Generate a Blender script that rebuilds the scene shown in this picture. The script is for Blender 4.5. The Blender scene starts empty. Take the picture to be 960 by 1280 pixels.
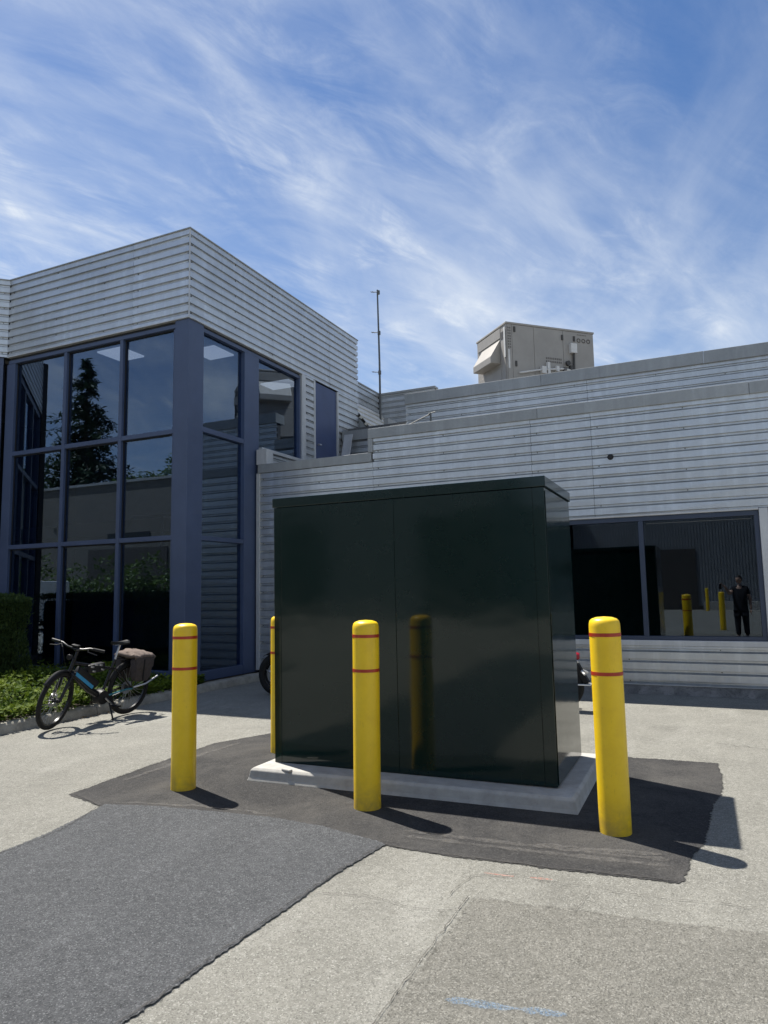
import bpy, bmesh, math, random
from mathutils import Vector, Matrix, Quaternion
random.seed(7)
R = math.radians
sc = bpy.context.scene
C = sc.collection

# ------------------------------------------------------------------ camera
def _d(x, y):
    return Vector(((x - 480) / 887.0, (y - 640) / 887.0, 1.0))
Yc = _d(900, 731).normalized()
Xc = -_d(-1430, 771); Xc = (Xc - Yc * Xc.dot(Yc)).normalized()
Zc = Xc.cross(Yc)
CAM_H = 1.55
rt = Vector((Xc.x, Yc.x, Zc.x)); dn = Vector((Xc.y, Yc.y, Zc.y)); fw = Vector((Xc.z, Yc.z, Zc.z))
cam = bpy.data.cameras.new('camera'); cam.sensor_fit = 'HORIZONTAL'; cam.sensor_width = 36.0
cam.lens = 887.0 / 960.0 * 36.0; cam.clip_start = 0.02; cam.clip_end = 3000
co = bpy.data.objects.new('camera', cam); C.objects.link(co)
m = Matrix.Identity(4)
for i in range(3):
    m[i][0] = rt[i]; m[i][1] = -dn[i]; m[i][2] = -fw[i]
m[2][3] = CAM_H
co.matrix_world = m
sc.camera = co

# ------------------------------------------------------------------ light
SUN = Vector((-0.49, 0.205, 1.0)).normalized()
el = math.asin(SUN.z); rot = math.atan2(SUN.x, SUN.y)
sl = bpy.data.lights.new('sun', 'SUN'); sl.energy = 5.0; sl.angle = R(0.53); sl.color = (1.0, 0.955, 0.88)
so = bpy.data.objects.new('sun', sl); C.objects.link(so)
so.rotation_euler = (-SUN).to_track_quat('-Z', 'Y').to_euler(); so.location = (-20, 10, 40)

W = bpy.data.worlds.new('World'); sc.world = W; W.use_nodes = True
nt = W.node_tree; N = nt.nodes; L = nt.links; N.clear()
def wn(t, **k):
    n = N.new(t)
    for a, b in k.items(): setattr(n, a, b)
    return n
sky = wn('ShaderNodeTexSky', sky_type='NISHITA'); sky.sun_disc = False
sky.sun_elevation = el; sky.sun_rotation = rot; sky.air_density = 1.0; sky.dust_density = 0.15; sky.ozone_density = 2.4; sky.altitude = 50
bg = wn('ShaderNodeBackground'); bg.inputs['Strength'].default_value = 0.067
out = wn('ShaderNodeOutputWorld')
tc = wn('ShaderNodeTexCoord'); sep = wn('ShaderNodeSeparateXYZ'); L.new(tc.outputs['Generated'], sep.inputs[0])
def wm(op, a, b=None, c=None, clamp=False):
    n = wn('ShaderNodeMath', operation=op); n.use_clamp = clamp
    for i, v in enumerate((a, b, c)):
        if v is None: continue
        if isinstance(v, (int, float)): n.inputs[i].default_value = v
        else: L.new(v, n.inputs[i])
    return n.outputs[0]
zz = wm('ADD', wm('MAXIMUM', sep.outputs['Z'], 0.0), 0.12)
px = wm('DIVIDE', sep.outputs['X'], zz); py = wm('DIVIDE', sep.outputs['Y'], zz)
cb = wn('ShaderNodeCombineXYZ'); L.new(px, cb.inputs[0]); L.new(py, cb.inputs[1])
def cloud_noise(rotz, sx, sy, scale, detail, rough, dist, off):
    mp = wn('ShaderNodeMapping'); mp.vector_type = 'TEXTURE'
    mp.inputs['Rotation'].default_value = (0, 0, R(rotz)); mp.inputs['Scale'].default_value = (sx, sy, 1); mp.inputs['Location'].default_value = off
    L.new(cb.outputs[0], mp.inputs[0])
    nz = wn('ShaderNodeTexNoise'); nz.inputs['Scale'].default_value = scale; nz.inputs['Detail'].default_value = detail
    nz.inputs['Roughness'].default_value = rough; nz.inputs['Distortion'].default_value = dist
    L.new(mp.outputs[0], nz.inputs['Vector'])
    return nz.outputs['Fac']
def remap(v, a, b):
    n = wn('ShaderNodeMapRange'); n.interpolation_type = 'SMOOTHSTEP'; L.new(v, n.inputs[0])
    n.inputs[1].default_value = a; n.inputs[2].default_value = b
    return n.outputs[0]
STREAK = 74
big = remap(cloud_noise(STREAK, 2.4, 1.3, 0.9, 5, 0.55, 0.7, (0.35, 0.2, 0)), 0.34, 0.64)
fib = remap(cloud_noise(STREAK - 6, 1.9, 0.8, 2.2, 10, 0.60, 0.8, (3.1, 1.7, 0)), 0.38, 0.72)
puf = remap(cloud_noise(STREAK + 14, 1.3, 0.75, 4.2, 12, 0.62, 0.7, (8.3, 2.2, 0)), 0.44, 0.70)
fine = remap(cloud_noise(STREAK - 12, 1.5, 0.6, 5.5, 9, 0.64, 0.8, (1.3, 5.2, 0)), 0.32, 0.74)
dens = wm('MULTIPLY', wm('ADD', wm('MULTIPLY', big, 0.85), 0.15), wm('ADD', wm('MULTIPLY', fib, 0.40), wm('MULTIPLY', wm('ADD', wm('MULTIPLY', puf, 0.7), 0.3), wm('MULTIPLY', fine, 0.75))))
soft = remap(cloud_noise(STREAK + 4, 1.5, 0.95, 1.7, 6, 0.55, 0.9, (5.3, 9.2, 0)), 0.40, 0.72)
dens = wm('ADD', dens, wm('ADD', wm('MULTIPLY', big, 0.12), wm('MULTIPLY', soft, 0.30)))
hz = wn('ShaderNodeMapRange'); L.new(sep.outputs['Z'], hz.inputs[0]); hz.inputs[1].default_value = 0.62; hz.inputs[2].default_value = 0.05
hz.inputs[3].default_value = 0.0; hz.inputs[4].default_value = 0.26
dens = wm('ADD', dens, hz.outputs[0], clamp=True)
dens = wm('MULTIPLY', dens, 0.90)
mixc = wn('ShaderNodeMix', data_type='RGBA'); L.new(dens, mixc.inputs[0]); hs = wn('ShaderNodeHueSaturation'); hs.inputs['Hue'].default_value = 0.505; hs.inputs['Saturation'].default_value = 1.22; hs.inputs['Value'].default_value = 1.0
L.new(sky.outputs[0], hs.inputs['Color']); L.new(hs.outputs[0], mixc.inputs[6])
mixc.inputs[7].default_value = (6.9, 7.4, 8.0, 1)
L.new(mixc.outputs[2], bg.inputs['Color']); L.new(bg.outputs[0], out.inputs[0])

vs = sc.view_settings
vs.view_transform = 'Standard'; vs.look = 'None'; vs.gamma = 1.0; vs.use_curve_mapping = False; vs.exposure = 0.86
try:
    sc.cycles.use_denoising = True; sc.cycles.max_bounces = 8; sc.cycles.transparent_max_bounces = 16
    sc.cycles.sample_clamp_indirect = 6.0
except Exception: pass

# ------------------------------------------------------------------ materials
MAT = {}
class NT:
    def __init__(s, name):
        s.m = bpy.data.materials.new(name); s.m.use_nodes = True; s.t = s.m.node_tree; s.t.nodes.clear()
        s.o = s.n('ShaderNodeOutputMaterial'); s.b = s.n('ShaderNodeBsdfPrincipled'); s.l(s.b.outputs[0], s.o.inputs[0])
        s.tc = s.n('ShaderNodeTexCoord'); s.geo = None; MAT[name] = s.m
    def n(s, t, **k):
        x = s.t.nodes.new(t)
        for a, b in k.items(): setattr(x, a, b)
        return x
    def l(s, a, b): s.t.links.new(a, b)
    def pos(s):
        if not s.geo: s.geo = s.n('ShaderNodeNewGeometry')
        return s.geo.outputs['Position']
    def noise(s, scale, detail=4, rough=0.55, dist=0.0, vec=None, stretch=None):
        v = vec or s.pos()
        if stretch:
            mp = s.n('ShaderNodeMapping'); mp.inputs['Scale'].default_value = stretch; s.l(v, mp.inputs[0]); v = mp.outputs[0]
        z = s.n('ShaderNodeTexNoise'); z.inputs['Scale'].default_value = scale; z.inputs['Detail'].default_value = detail
        z.inputs['Roughness'].default_value = rough; z.inputs['Distortion'].default_value = dist; s.l(v, z.inputs['Vector'])
        return z.outputs['Fac']
    def voro(s, scale, feature='F1', vec=None, out='Distance'):
        z = s.n('ShaderNodeTexVoronoi'); z.feature = feature; z.inputs['Scale'].default_value = scale; s.l(vec or s.pos(), z.inputs['Vector'])
        return z.outputs[out]
    def rng(s, v, a, b, c=0.0, d=1.0):
        z = s.n('ShaderNodeMapRange'); z.clamp = True; s.l(v, z.inputs[0])
        for i, q in enumerate((a, b, c, d)): z.inputs[i + 1].default_value = q
        return z.outputs[0]
    def math(s, op, a, b=0.0):
        z = s.n('ShaderNodeMath', operation=op)
        for i, v in enumerate((a, b)):
            if isinstance(v, (int, float)): z.inputs[i].default_value = v
            else: s.l(v, z.inputs[i])
        return z.outputs[0]
    def mix(s, f, a, b, mode='MIX'):
        z = s.n('ShaderNodeMix', data_type='RGBA', blend_type=mode)
        if isinstance(f, (int, float)): z.inputs[0].default_value = f
        else: s.l(f, z.inputs[0])
        for i, v in ((6, a), (7, b)):
            if isinstance(v, tuple): z.inputs[i].default_value = (*v, 1)
            else: s.l(v, z.inputs[i])
        return z.outputs[2]
    def set(s, **k):
        for a, v in k.items():
            i = s.b.inputs[a.replace('_', ' ')]
            if isinstance(v, tuple): i.default_value = (*v, 1) if (len(v) == 3 and len(i.default_value) == 4) else v
            elif isinstance(v, (int, float)): i.default_value = v
            else: s.l(v, i)
        return s
    def bump(s, h, strength=0.3, dist=0.01):
        z = s.n('ShaderNodeBump'); z.inputs['Strength'].default_value = strength; z.inputs['Distance'].default_value = dist
        s.l(h, z.inputs['Height']); s.l(z.outputs[0], s.b.inputs['Normal']); return s
def rnd_obj(t, amt=0.08):
    oi = t.n('ShaderNodeObjectInfo'); return t.rng(oi.outputs['Random'], 0, 1, 1 - amt, 1 + amt)
def simple(name, col, rough=0.6, metal=0.0, var=0.12, scale=6.0, bump=0.0, **k):
    t = NT(name); f = t.rng(t.noise(scale, 5, 0.6), 0.3, 0.7, 1 - var, 1 + var)
    mul = t.n('ShaderNodeMix', data_type='RGBA', blend_type='MULTIPLY'); mul.inputs[0].default_value = 1; mul.inputs[6].default_value = (*col, 1)
    t.l(f, mul.inputs[7]); t.set(Base_Color=mul.outputs[2], Roughness=rough, Metallic=metal, **k)
    if bump: t.bump(t.noise(scale * 12, 3), bump, 0.004)
    return t
# pavements
def asphalt(name, base, dark, light, speck=0.5, grain=150.0, bump=0.5, stain=0.0, blot=1.0, edge=False, dust=None):
    t = NT(name)
    g = t.noise(grain, 2, 0.7); g2 = t.noise(grain * 0.36, 3, 0.65); mid = t.noise(22, 5, 0.7); med = t.noise(2.2, 6, 0.66, 0.4); big = t.noise(0.45, 4, 0.55, 0.3)
    c = t.mix(t.rng(med, 0.33, 0.7), base, tuple(x * (1 - 0.22 * blot) for x in base))
    c = t.mix(t.rng(big, 0.4, 0.7, 0, 0.6), c, tuple(x * (1 - 0.26 * blot) for x in base))
    streak = t.noise(1.6, 6, 0.65, 0.3, stretch=(1.0, 0.3, 1.0))
    c = t.mix(t.rng(streak, 0.54, 0.74, 0, 0.40 * blot), c, light)
    c = t.mix(t.rng(mid, 0.52, 0.75, 0, 0.42), c, light); c = t.mix(t.rng(mid, 0.28, 0.46, 0.42, 0), c, dark)
    if dust:
        dn = t.noise(1.1, 7, 0.7, 0.6); c = t.mix(t.rng(dn, 0.43, 0.64, 0, 0.8), c, dust)
    v = t.voro(grain * 0.55, out='Color')
    sp = t.n('ShaderNodeSeparateColor'); t.l(v, sp.inputs[0])
    c = t.mix(t.rng(sp.outputs[0], 0.74, 0.98, 0, speck), c, light)
    c = t.mix(t.rng(sp.outputs[1], 0.70, 0.98, 0, speck), c, dark)
    c = t.mix(t.rng(g, 0.38, 0.5, 0.8 * speck, 0), c, dark)
    c = t.mix(t.rng(g2, 0.57, 0.70, 0, 0.6 * speck), c, light)
    if stain:
        s1 = t.noise(0.8, 6, 0.68, 0.8); c = t.mix(t.rng(s1, 0.54, 0.72, 0, stain), c, dark)
        s2 = t.noise(3.1, 3, 0.5); c = t.mix(t.rng(s2, 0.72, 0.80, 0, stain * 2.2), c, dark)
    t.set(Base_Color=c, Roughness=0.92, Specular_IOR_Level=0.25)
    h = t.math('ADD', t.math('MULTIPLY', g, 0.6), t.math('ADD', t.math('MULTIPLY', g2, 1.0), t.math('MULTIPLY', mid, 1.2)))
    t.bump(h, bump, 0.012)
    if edge:
        at = t.n('ShaderNodeAttribute'); at.attribute_name = 'edge'
        e = t.math('ADD', at.outputs['Fac'], t.math('MULTIPLY', t.math('SUBTRACT', t.noise(38, 6, 0.75), 0.5), 1.5))
        t.l(t.rng(e, 0.42, 0.58), t.b.inputs['Alpha'])
    return t
asphalt('old_asphalt', (0.300, 0.292, 0.256), (0.105, 0.102, 0.089), (0.475, 0.466, 0.42), 0.64, 285, 0.9, 0.30, 1.25)
asphalt('grey_patch_asphalt', (0.100, 0.104, 0.109), (0.030, 0.031, 0.033), (0.25, 0.256, 0.262), 0.64, 300, 1.0, 0.0, 0.7, True)
asphalt('dark_patch_asphalt', (0.041, 0.040, 0.040), (0.016, 0.016, 0.016), (0.105, 0.102, 0.098), 0.5, 250, 0.7, 0.0, 0.8, True, (0.092, 0.087, 0.080))
asphalt('brown_patch_asphalt', (0.245, 0.236, 0.205), (0.08, 0.077, 0.066), (0.40, 0.388, 0.345), 0.64, 275, 1.0, 0.12, 1.0, True)
def ribbon_mat(name, col, cover=0.5, scale=38.0, soft=0.09, amax=1.0):
    t = NT(name); nz = t.noise(scale, 6, 0.75); f = t.rng(nz, cover - soft, cover + soft, 0, amax)
    t.set(Base_Color=col, Roughness=0.9); t.l(f, t.b.inputs['Alpha']); return t
ribbon_mat('crack_fill', (0.05, 0.046, 0.04), 0.46, 30, 0.12, 0.8)
ribbon_mat('edge_fill', (0.05, 0.047, 0.043), 0.49, 26, 0.12, 0.65)
ribbon_mat('scuff', (0.30, 0.28, 0.25), 0.57, 30, 0.20, 0.26)
ribbon_mat('blue_chalk', (0.13, 0.30, 0.52), 0.58, 130, 0.14, 0.6)
ribbon_mat('red_chalk', (0.60, 0.16, 0.10), 0.56, 110, 0.14, 0.7)
t = NT('concrete'); a = t.noise(9, 7, 0.62); b_ = t.noise(70, 4, 0.6); bb = t.noise(1.3, 4)
c = t.mix(t.rng(a, 0.35, 0.7), (0.43, 0.42, 0.39), (0.31, 0.30, 0.275)); c = t.mix(t.rng(bb, 0.5, 0.7, 0, 0.45), c, (0.33, 0.32, 0.30)); c = t.mix(t.rng(b_, 0.60, 0.72, 0, 0.5), c, (0.22, 0.21, 0.2))
t.set(Base_Color=c, Roughness=0.88).bump(t.math('ADD', b_, a), 0.25, 0.006)
t = NT('kerb_concrete'); a = t.noise(5, 7, 0.65); b_ = t.noise(90, 4, 0.6)
c = t.mix(t.rng(a, 0.35, 0.68), (0.36, 0.34, 0.29), (0.20, 0.188, 0.16)); c = t.mix(t.rng(b_, 0.56, 0.70, 0, 0.7), c, (0.12, 0.11, 0.095))
t.set(Base_Color=c, Roughness=0.92).bump(t.math('ADD', b_, a), 0.5, 0.008)
t = NT('foundation'); a = t.noise(4, 7, 0.7, 0.5); b_ = t.noise(60, 4, 0.6)
c = t.mix(t.rng(a, 0.38, 0.62), (0.27, 0.265, 0.26), (0.13, 0.13, 0.13)); c = t.mix(t.rng(b_, 0.58, 0.68, 0, 0.8), c, (0.06, 0.06, 0.06))
t.set(Base_Color=c, Roughness=0.93).bump(b_, 0.5, 0.008)
# galvanised cladding
def galv(name, base, metal=0.35, rough=0.42, warm=0.0):
    t = NT(name); p = t.pos(); r = rnd_obj(t, 0.05)
    st = t.noise(3.0, 6, 0.65, 0.3, stretch=(2.2, 2.2, 0.35)); sp = t.noise(26, 5, 0.7); bl = t.noise(1.1, 5, 0.6, 0.6)
    c = t.mix(t.rng(bl, 0.34, 0.68), base, tuple(x * 0.86 for x in base))
    c = t.mix(t.rng(st, 0.5, 0.74, 0, 0.5), c, tuple(min(1, x * 1.28) for x in base))
    c = t.mix(t.rng(st, 0.28, 0.46, 0.30, 0), c, tuple(x * 0.72 for x in base))
    c = t.mix(t.rng(sp, 0.55, 0.75, 0, 0.22), c, tuple(x * 0.75 for x in base))
    drip = t.noise(11.0, 4, 0.6, 0.1, stretch=(1.6, 1.6, 0.06))
    c = t.mix(t.rng(drip, 0.62, 0.78, 0, 0.20), c, (base[0] * 0.55, base[1] * 0.53, base[2] * 0.48))
    mul = t.n('ShaderNodeMix', data_type='RGBA', blend_type='MULTIPLY'); mul.inputs[0].default_value = 1; t.l(c, mul.inputs[6]); t.l(r, mul.inputs[7])
    t.set(Base_Color=mul.outputs[2], Metallic=metal, Roughness=t.rng(sp, 0.3, 0.7, rough - 0.06, rough + 0.16))
    wv = t.noise(1.7, 3, 0.5, 0, stretch=(0.6, 0.6, 2.0))
    t.bump(t.math('ADD', t.math('MULTIPLY', wv, 1.0), t.math('MULTIPLY', sp, 0.06)), 0.35, 0.02)
    return t
galv('cladding_metal', (0.56, 0.58, 0.595), 0.70, 0.34)
galv('coping_metal', (0.34, 0.352, 0.35), 0.30, 0.45)
galv('roof_sheet', (0.72, 0.71, 0.66), 0.1, 0.5)
galv('trim_metal', (0.56, 0.565, 0.56), 0.25, 0.42)
simple('backing', (0.06, 0.062, 0.065), 0.9)
simple('screw', (0.05, 0.045, 0.04), 0.6)
simple('blue_frame', (0.058, 0.082, 0.150), 0.42, 0.0, 0.10, 2.0)
simple('dark_blue_frame', (0.035, 0.05, 0.085), 0.4, 0.0, 0.10, 2.0)
simple('blue_door', (0.050, 0.075, 0.165), 0.45, 0.0, 0.12, 2.0)
simple('gasket', (0.012, 0.013, 0.016), 0.6)
simple('steel', (0.55, 0.55, 0.55), 0.3, 0.9)
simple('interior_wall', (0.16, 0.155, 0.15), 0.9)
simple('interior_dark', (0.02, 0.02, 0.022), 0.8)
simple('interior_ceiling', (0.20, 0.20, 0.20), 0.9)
simple('paper', (0.75, 0.73, 0.68), 0.8)
simple('roof_membrane', (0.12, 0.12, 0.12), 0.95)
t = NT('lamp_panel'); t.set(Base_Color=(0.8, 0.78, 0.72), Emission_Color=(1.0, 0.86, 0.70), Emission_Strength=0.48)
def glass(name, tint, f0, wob=0.0):
    t = NT(name); t.t.nodes.remove(t.b); g = t.n('ShaderNodeNewGeometry')
    dt = t.n('ShaderNodeVectorMath', operation='DOT_PRODUCT'); t.l(g.outputs['Incoming'], dt.inputs[0]); t.l(g.outputs['Normal'], dt.inputs[1])
    cs = t.math('ABSOLUTE', dt.outputs['Value']); p5 = t.math('POWER', t.math('SUBTRACT', 1.0, cs), 5.0)
    F = t.math('ADD', t.math('MULTIPLY', p5, 1 - f0), f0)
    tr = t.n('ShaderNodeBsdfTransparent'); tr.inputs[0].default_value = (*tint, 1)
    gl = t.n('ShaderNodeBsdfGlossy'); gl.inputs['Roughness'].default_value = 0.0; gl.inputs['Color'].default_value = (0.72, 0.86, 1, 1)
    if wob:
        bp = t.n('ShaderNodeBump'); bp.inputs['Strength'].default_value = wob; bp.inputs['Distance'].default_value = 0.02
        t.l(t.noise(0.9, 2, 0.4), bp.inputs['Height']); t.l(bp.outputs[0], gl.inputs['Normal'])
    mx = t.n('ShaderNodeMixShader'); t.l(F, mx.inputs[0]); t.l(tr.outputs[0], mx.inputs[1]); t.l(gl.outputs[0], mx.inputs[2]); t.l(mx.outputs[0], t.o.inputs[0])
    return t
glass('tinted_glass', (0.40, 0.46, 0.55), 0.070, 0.010)
glass('window_glass', (0.46, 0.55, 0.70), 0.135, 0.010)
# cabinet paint
t = NT('green_paint'); dust = t.noise(3, 6, 0.6); wv = t.noise(1.5, 2, 0.4, 0, stretch=(1, 1, 1.7)); fn = t.noise(120, 2)
c = t.mix(t.rng(dust, 0.45, 0.8, 0, 0.25), (0.0045, 0.017, 0.0150), (0.010, 0.021, 0.019))
t.set(Base_Color=c, Roughness=t.rng(dust, 0.35, 0.75, 0.07, 0.14), Specular_IOR_Level=0.44)
t.bump(t.math('ADD', wv, t.math('MULTIPLY', fn, 0.004)), 0.30, 0.012)
t = NT('yellow_sleeve'); nz = t.noise(7, 6, 0.65, 0.3); sc_ = t.noise(60, 3, 0.6, 0, stretch=(1, 1, 0.25)); sepz = t.n('ShaderNodeSeparateXYZ'); t.l(t.pos(), sepz.inputs[0])
c = t.mix(t.rng(nz, 0.35, 0.7), (0.88, 0.59, 0.014), (0.80, 0.52, 0.014)); c = t.mix(t.rng(sc_, 0.63, 0.76, 0, 0.4), c, (0.42, 0.26, 0.03))
dirt = t.math('MULTIPLY', t.rng(sepz.outputs['Z'], 0.0, 0.22, 0.75, 0), t.rng(nz, 0.35, 0.65)); c = t.mix(dirt, c, (0.30, 0.21, 0.07))
t.set(Base_Color=c, Roughness=0.38, Subsurface_Weight=0.15, Subsurface_Radius=(0.02, 0.012, 0.004)).bump(t.noise(40, 3), 0.04, 0.004)
simple('red_band', (0.40, 0.035, 0.012), 0.35, 0.0, 0.2, 12)
# rooftop kit
simple('unit_paint', (0.34, 0.315, 0.28), 0.55, 0.0, 0.08, 2.5)
simple('unit_dark', (0.06, 0.055, 0.05), 0.6)
simple('unit_light', (0.68, 0.66, 0.62), 0.5)
simple('unit_text', (0.14, 0.125, 0.11), 0.6)
simple('mast_metal', (0.10, 0.105, 0.105), 0.5, 0.4)
# vehicles
simple('rubber', (0.012, 0.012, 0.012), 0.75, 0.0, 0.2, 20, 0.2, Specular_IOR_Level=0.25)
simple('black_paint', (0.007, 0.007, 0.008), 0.25, Specular_IOR_Level=0.35)
simple('black_plastic', (0.010, 0.010, 0.011), 0.5, Specular_IOR_Level=0.25)
simple('chrome', (0.70, 0.70, 0.70), 0.12, 1.0)
simple('alloy', (0.42, 0.42, 0.43), 0.32, 0.9)
simple('blue_stripe', (0.02, 0.22, 0.42), 0.35)
simple('teal_paint', (0.03, 0.16, 0.20), 0.4)
simple('bag_fabric', (0.045, 0.037, 0.036), 0.95, 0.0, 0.25, 30, 0.4)
simple('bag_flap', (0.145, 0.112, 0.095), 0.95, 0.0, 0.25, 25, 0.5)
simple('red_lens', (0.28, 0.008, 0.02), 0.12)
simple('white_plate', (0.72, 0.72, 0.70), 0.4)
simple('white_paint', (0.72, 0.72, 0.70), 0.35)
simple('dark_glass', (0.012, 0.014, 0.016), 0.05)
# soil and foliage
simple('soil', (0.055, 0.040, 0.027), 0.95, 0.0, 0.4, 25, 0.6)
def leaf(name, c1, c2, trans=0.25, rough=0.5):
    t = NT(name); oi = t.n('ShaderNodeAttribute'); oi.attribute_name = 'tone'; 
    c = t.mix(oi.outputs['Fac'], c1, c2); c = t.mix(t.rng(t.noise(1.2, 3), 0.35, 0.7, 0, 0.35), c, tuple(x * 0.6 for x in c1))
    t.set(Base_Color=c, Roughness=rough, Specular_IOR_Level=0.2)
    tl = t.n('ShaderNodeBsdfTranslucent'); t.l(c, tl.inputs[0]); mx = t.n('ShaderNodeMixShader'); mx.inputs[0].default_value = trans
    t.l(t.b.outputs[0], mx.inputs[1]); t.l(tl.outputs[0], mx.inputs[2]); t.l(mx.outputs[0], t.o.inputs[0])
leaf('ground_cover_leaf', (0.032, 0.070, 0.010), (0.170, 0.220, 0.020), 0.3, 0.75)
leaf('hedge_leaf', (0.034, 0.066, 0.022), (0.105, 0.150, 0.040), 0.3, 0.7)
leaf('conifer_leaf', (0.018, 0.042, 0.022), (0.050, 0.085, 0.040), 0.15)
leaf('bush_leaf', (0.050, 0.095, 0.022), (0.130, 0.190, 0.045))
simple('bark', (0.085, 0.062, 0.045), 0.95, 0, 0.3, 8, 0.6)
# distant building, person
simple('render_wall', (0.15, 0.145, 0.13), 0.9, 0, 0.08, 1.0)
galv('grey_siding', (0.22, 0.235, 0.25), 0.1, 0.55)
simple('skin', (0.52, 0.33, 0.24), 0.55, 0, 0.06, 20)
simple('hair', (0.02, 0.016, 0.013), 0.6)
simple('shirt', (0.014, 0.015, 0.020), 0.9)
simple('trousers', (0.018, 0.020, 0.028), 0.92)
simple('shoe', (0.03, 0.03, 0.03), 0.6)

# ------------------------------------------------------------------ mesh helpers
class MB:
    def __init__(s): s.v = []; s.f = []; s.a = None
    def box(s, x0, x1, y0, y1, z0, z1):
        b = len(s.v)
        s.v += [(x, y, z) for z in (z0, z1) for y in (y0, y1) for x in (x0, x1)]
        s.f += [tuple(b + i for i in q) for q in ((0, 2, 3, 1), (4, 5, 7, 6), (0, 1, 5, 4), (2, 6, 7, 3), (0, 4, 6, 2), (1, 3, 7, 5))]
        return s
    def obox(s, c, u, w, n, hu, hw, hn):
        c, u, w, n = (Vector(q) for q in (c, u, w, n)); b = len(s.v)
        for k in (-1, 1):
            for j in (-1, 1):
                for i in (-1, 1): s.v.append(tuple(c + u * hu * i + w * hw * j + n * hn * k))
        s.f += [tuple(b + i for i in q) for q in ((0, 2, 3, 1), (4, 5, 7, 6), (0, 1, 5, 4), (2, 6, 7, 3), (0, 4, 6, 2), (1, 3, 7, 5))]
        return s
    def tube(s, pts, r, n=8, cap=True):
        pts = [Vector(p) for p in pts]; rs = r if isinstance(r, (list, tuple)) else [r] * len(pts)
        rings = []; up = Vector((0, 0, 1)); prev = None
        for i, p in enumerate(pts):
            d = (pts[min(i + 1, len(pts) - 1)] - pts[max(i - 1, 0)]).normalized()
            if prev is None:
                a = d.cross(up);
                if a.length < 1e-3: a = d.cross(Vector((1, 0, 0)))
                a.normalize()
            else:
                a = (prev - d * prev.dot(d)).normalized()
            prev = a; c = d.cross(a); b = len(s.v)
            for k in range(n):
                t = 2 * math.pi * k / n; s.v.append(tuple(p + (a * math.cos(t) + c * math.sin(t)) * rs[i]))
            rings.append(b)
        for i in range(len(rings) - 1):
            for k in range(n): s.f.append((rings[i] + k, rings[i] + (k + 1) % n, rings[i + 1] + (k + 1) % n, rings[i + 1] + k))
        if cap:
            s.f.append(tuple(rings[0] + k for k in reversed(range(n)))); s.f.append(tuple(rings[-1] + k for k in range(n)))
        return s
    def lathe(s, prof, n=32, c=(0, 0, 0), axis='z', full=True):
        b = len(s.v)
        for (r, z) in prof:
            for k in range(n):
                t = 2 * math.pi * k / n; x, y = r * math.cos(t), r * math.sin(t)
                q = (x, y, z) if axis == 'z' else ((x, z, y) if axis == 'y' else (z, x, y))
                s.v.append((c[0] + q[0], c[1] + q[1], c[2] + q[2]))
        m = len(prof); fl = axis == 'y'
        for i in range(m - 1):
            for k in range(n):
                q = (b + i * n + k, b + i * n + (k + 1) % n, b + (i + 1) * n + (k + 1) % n, b + (i + 1) * n + k)
                s.f.append(q[::-1] if fl else q)
        return s
    def torus(s, c, R_, r, n=32, k=8, axis='y', flat=1.0):
        prof = [(R_ + r * math.cos(2 * math.pi * i / k), r * flat * math.sin(2 * math.pi * i / k)) for i in range(k + 1)]
        return s.lathe(prof, n, c, axis)
    def prism(s, poly, y0, y1, axis='y'):
        b = len(s.v); n = len(poly)
        for y in (y0, y1):
            for (x, z) in poly: s.v.append((x, y, z) if axis == 'y' else ((y, x, z) if axis == 'x' else (x, z, y)))
        s.f.append(tuple(b + i for i in range(n))); s.f.append(tuple(b + n + i for i in reversed(range(n))))
        for i in range(n): s.f.append((b + i, b + n + i, b + n + (i + 1) % n, b + (i + 1) % n))
        return s
    def quad(s, a, b, c, d):
        i = len(s.v); s.v += [tuple(a), tuple(b), tuple(c), tuple(d)]; s.f.append((i, i + 1, i + 2, i + 3)); return s
    def xf(s, M):
        s.v = [tuple(M @ Vector(p)) for p in s.v]; return s
    def build(s, name, mat, parent=None, bevel=0.0, smooth=False, seg=2, fix=True, tone=None):
        me = bpy.data.meshes.new(name); me.from_pydata(s.v, [], s.f)
        if fix or bevel:
            bm = bmesh.new(); bm.from_mesh(me)
            if fix: bmesh.ops.recalc_face_normals(bm, faces=bm.faces[:])
            if bevel:
                ed = [e for e in bm.edges if len(e.link_faces) == 2 and e.calc_face_angle(0) > 0.5]
                bmesh.ops.bevel(bm, geom=ed, offset=bevel, segments=seg, profile=0.5, affect='EDGES', clamp_overlap=True)
            bm.to_mesh(me); bm.free()
        if tone is not None:
            at = me.attributes.new('tone', 'FLOAT', 'FACE'); at.data.foreach_set('value', tone)
        if smooth:
            me.polygons.foreach_set('use_smooth', [True] * len(me.polygons))
            if smooth != 'all':
                try: me.set_sharp_from_angle(angle=R(40))
                except Exception: pass
        me.materials.append(MAT[mat]); me.update()
        o = bpy.data.objects.new(name, me); C.objects.link(o)
        if parent is not None: o.parent = parent
        return o
def tag(o, label=None, cat=None, group=None, kind=None):
    if label: o['label'] = label
    if cat: o['category'] = cat
    if group: o['group'] = group
    if kind: o['kind'] = kind
    return o
def empty(name, loc=(0, 0, 0), rz=0.0):
    o = bpy.data.objects.new(name, None); o.empty_display_size = 0.2; C.objects.link(o); o.location = loc; o.rotation_euler = (0, 0, rz); return o
def kids(o): return [c for c in bpy.data.objects if c.parent == o]
def copy_tree(o, parent=None):
    c = o.copy(); C.objects.link(c)
    if parent is not None: c.parent = parent
    for ch in kids(o): copy_tree(ch, c)
    return c
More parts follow.
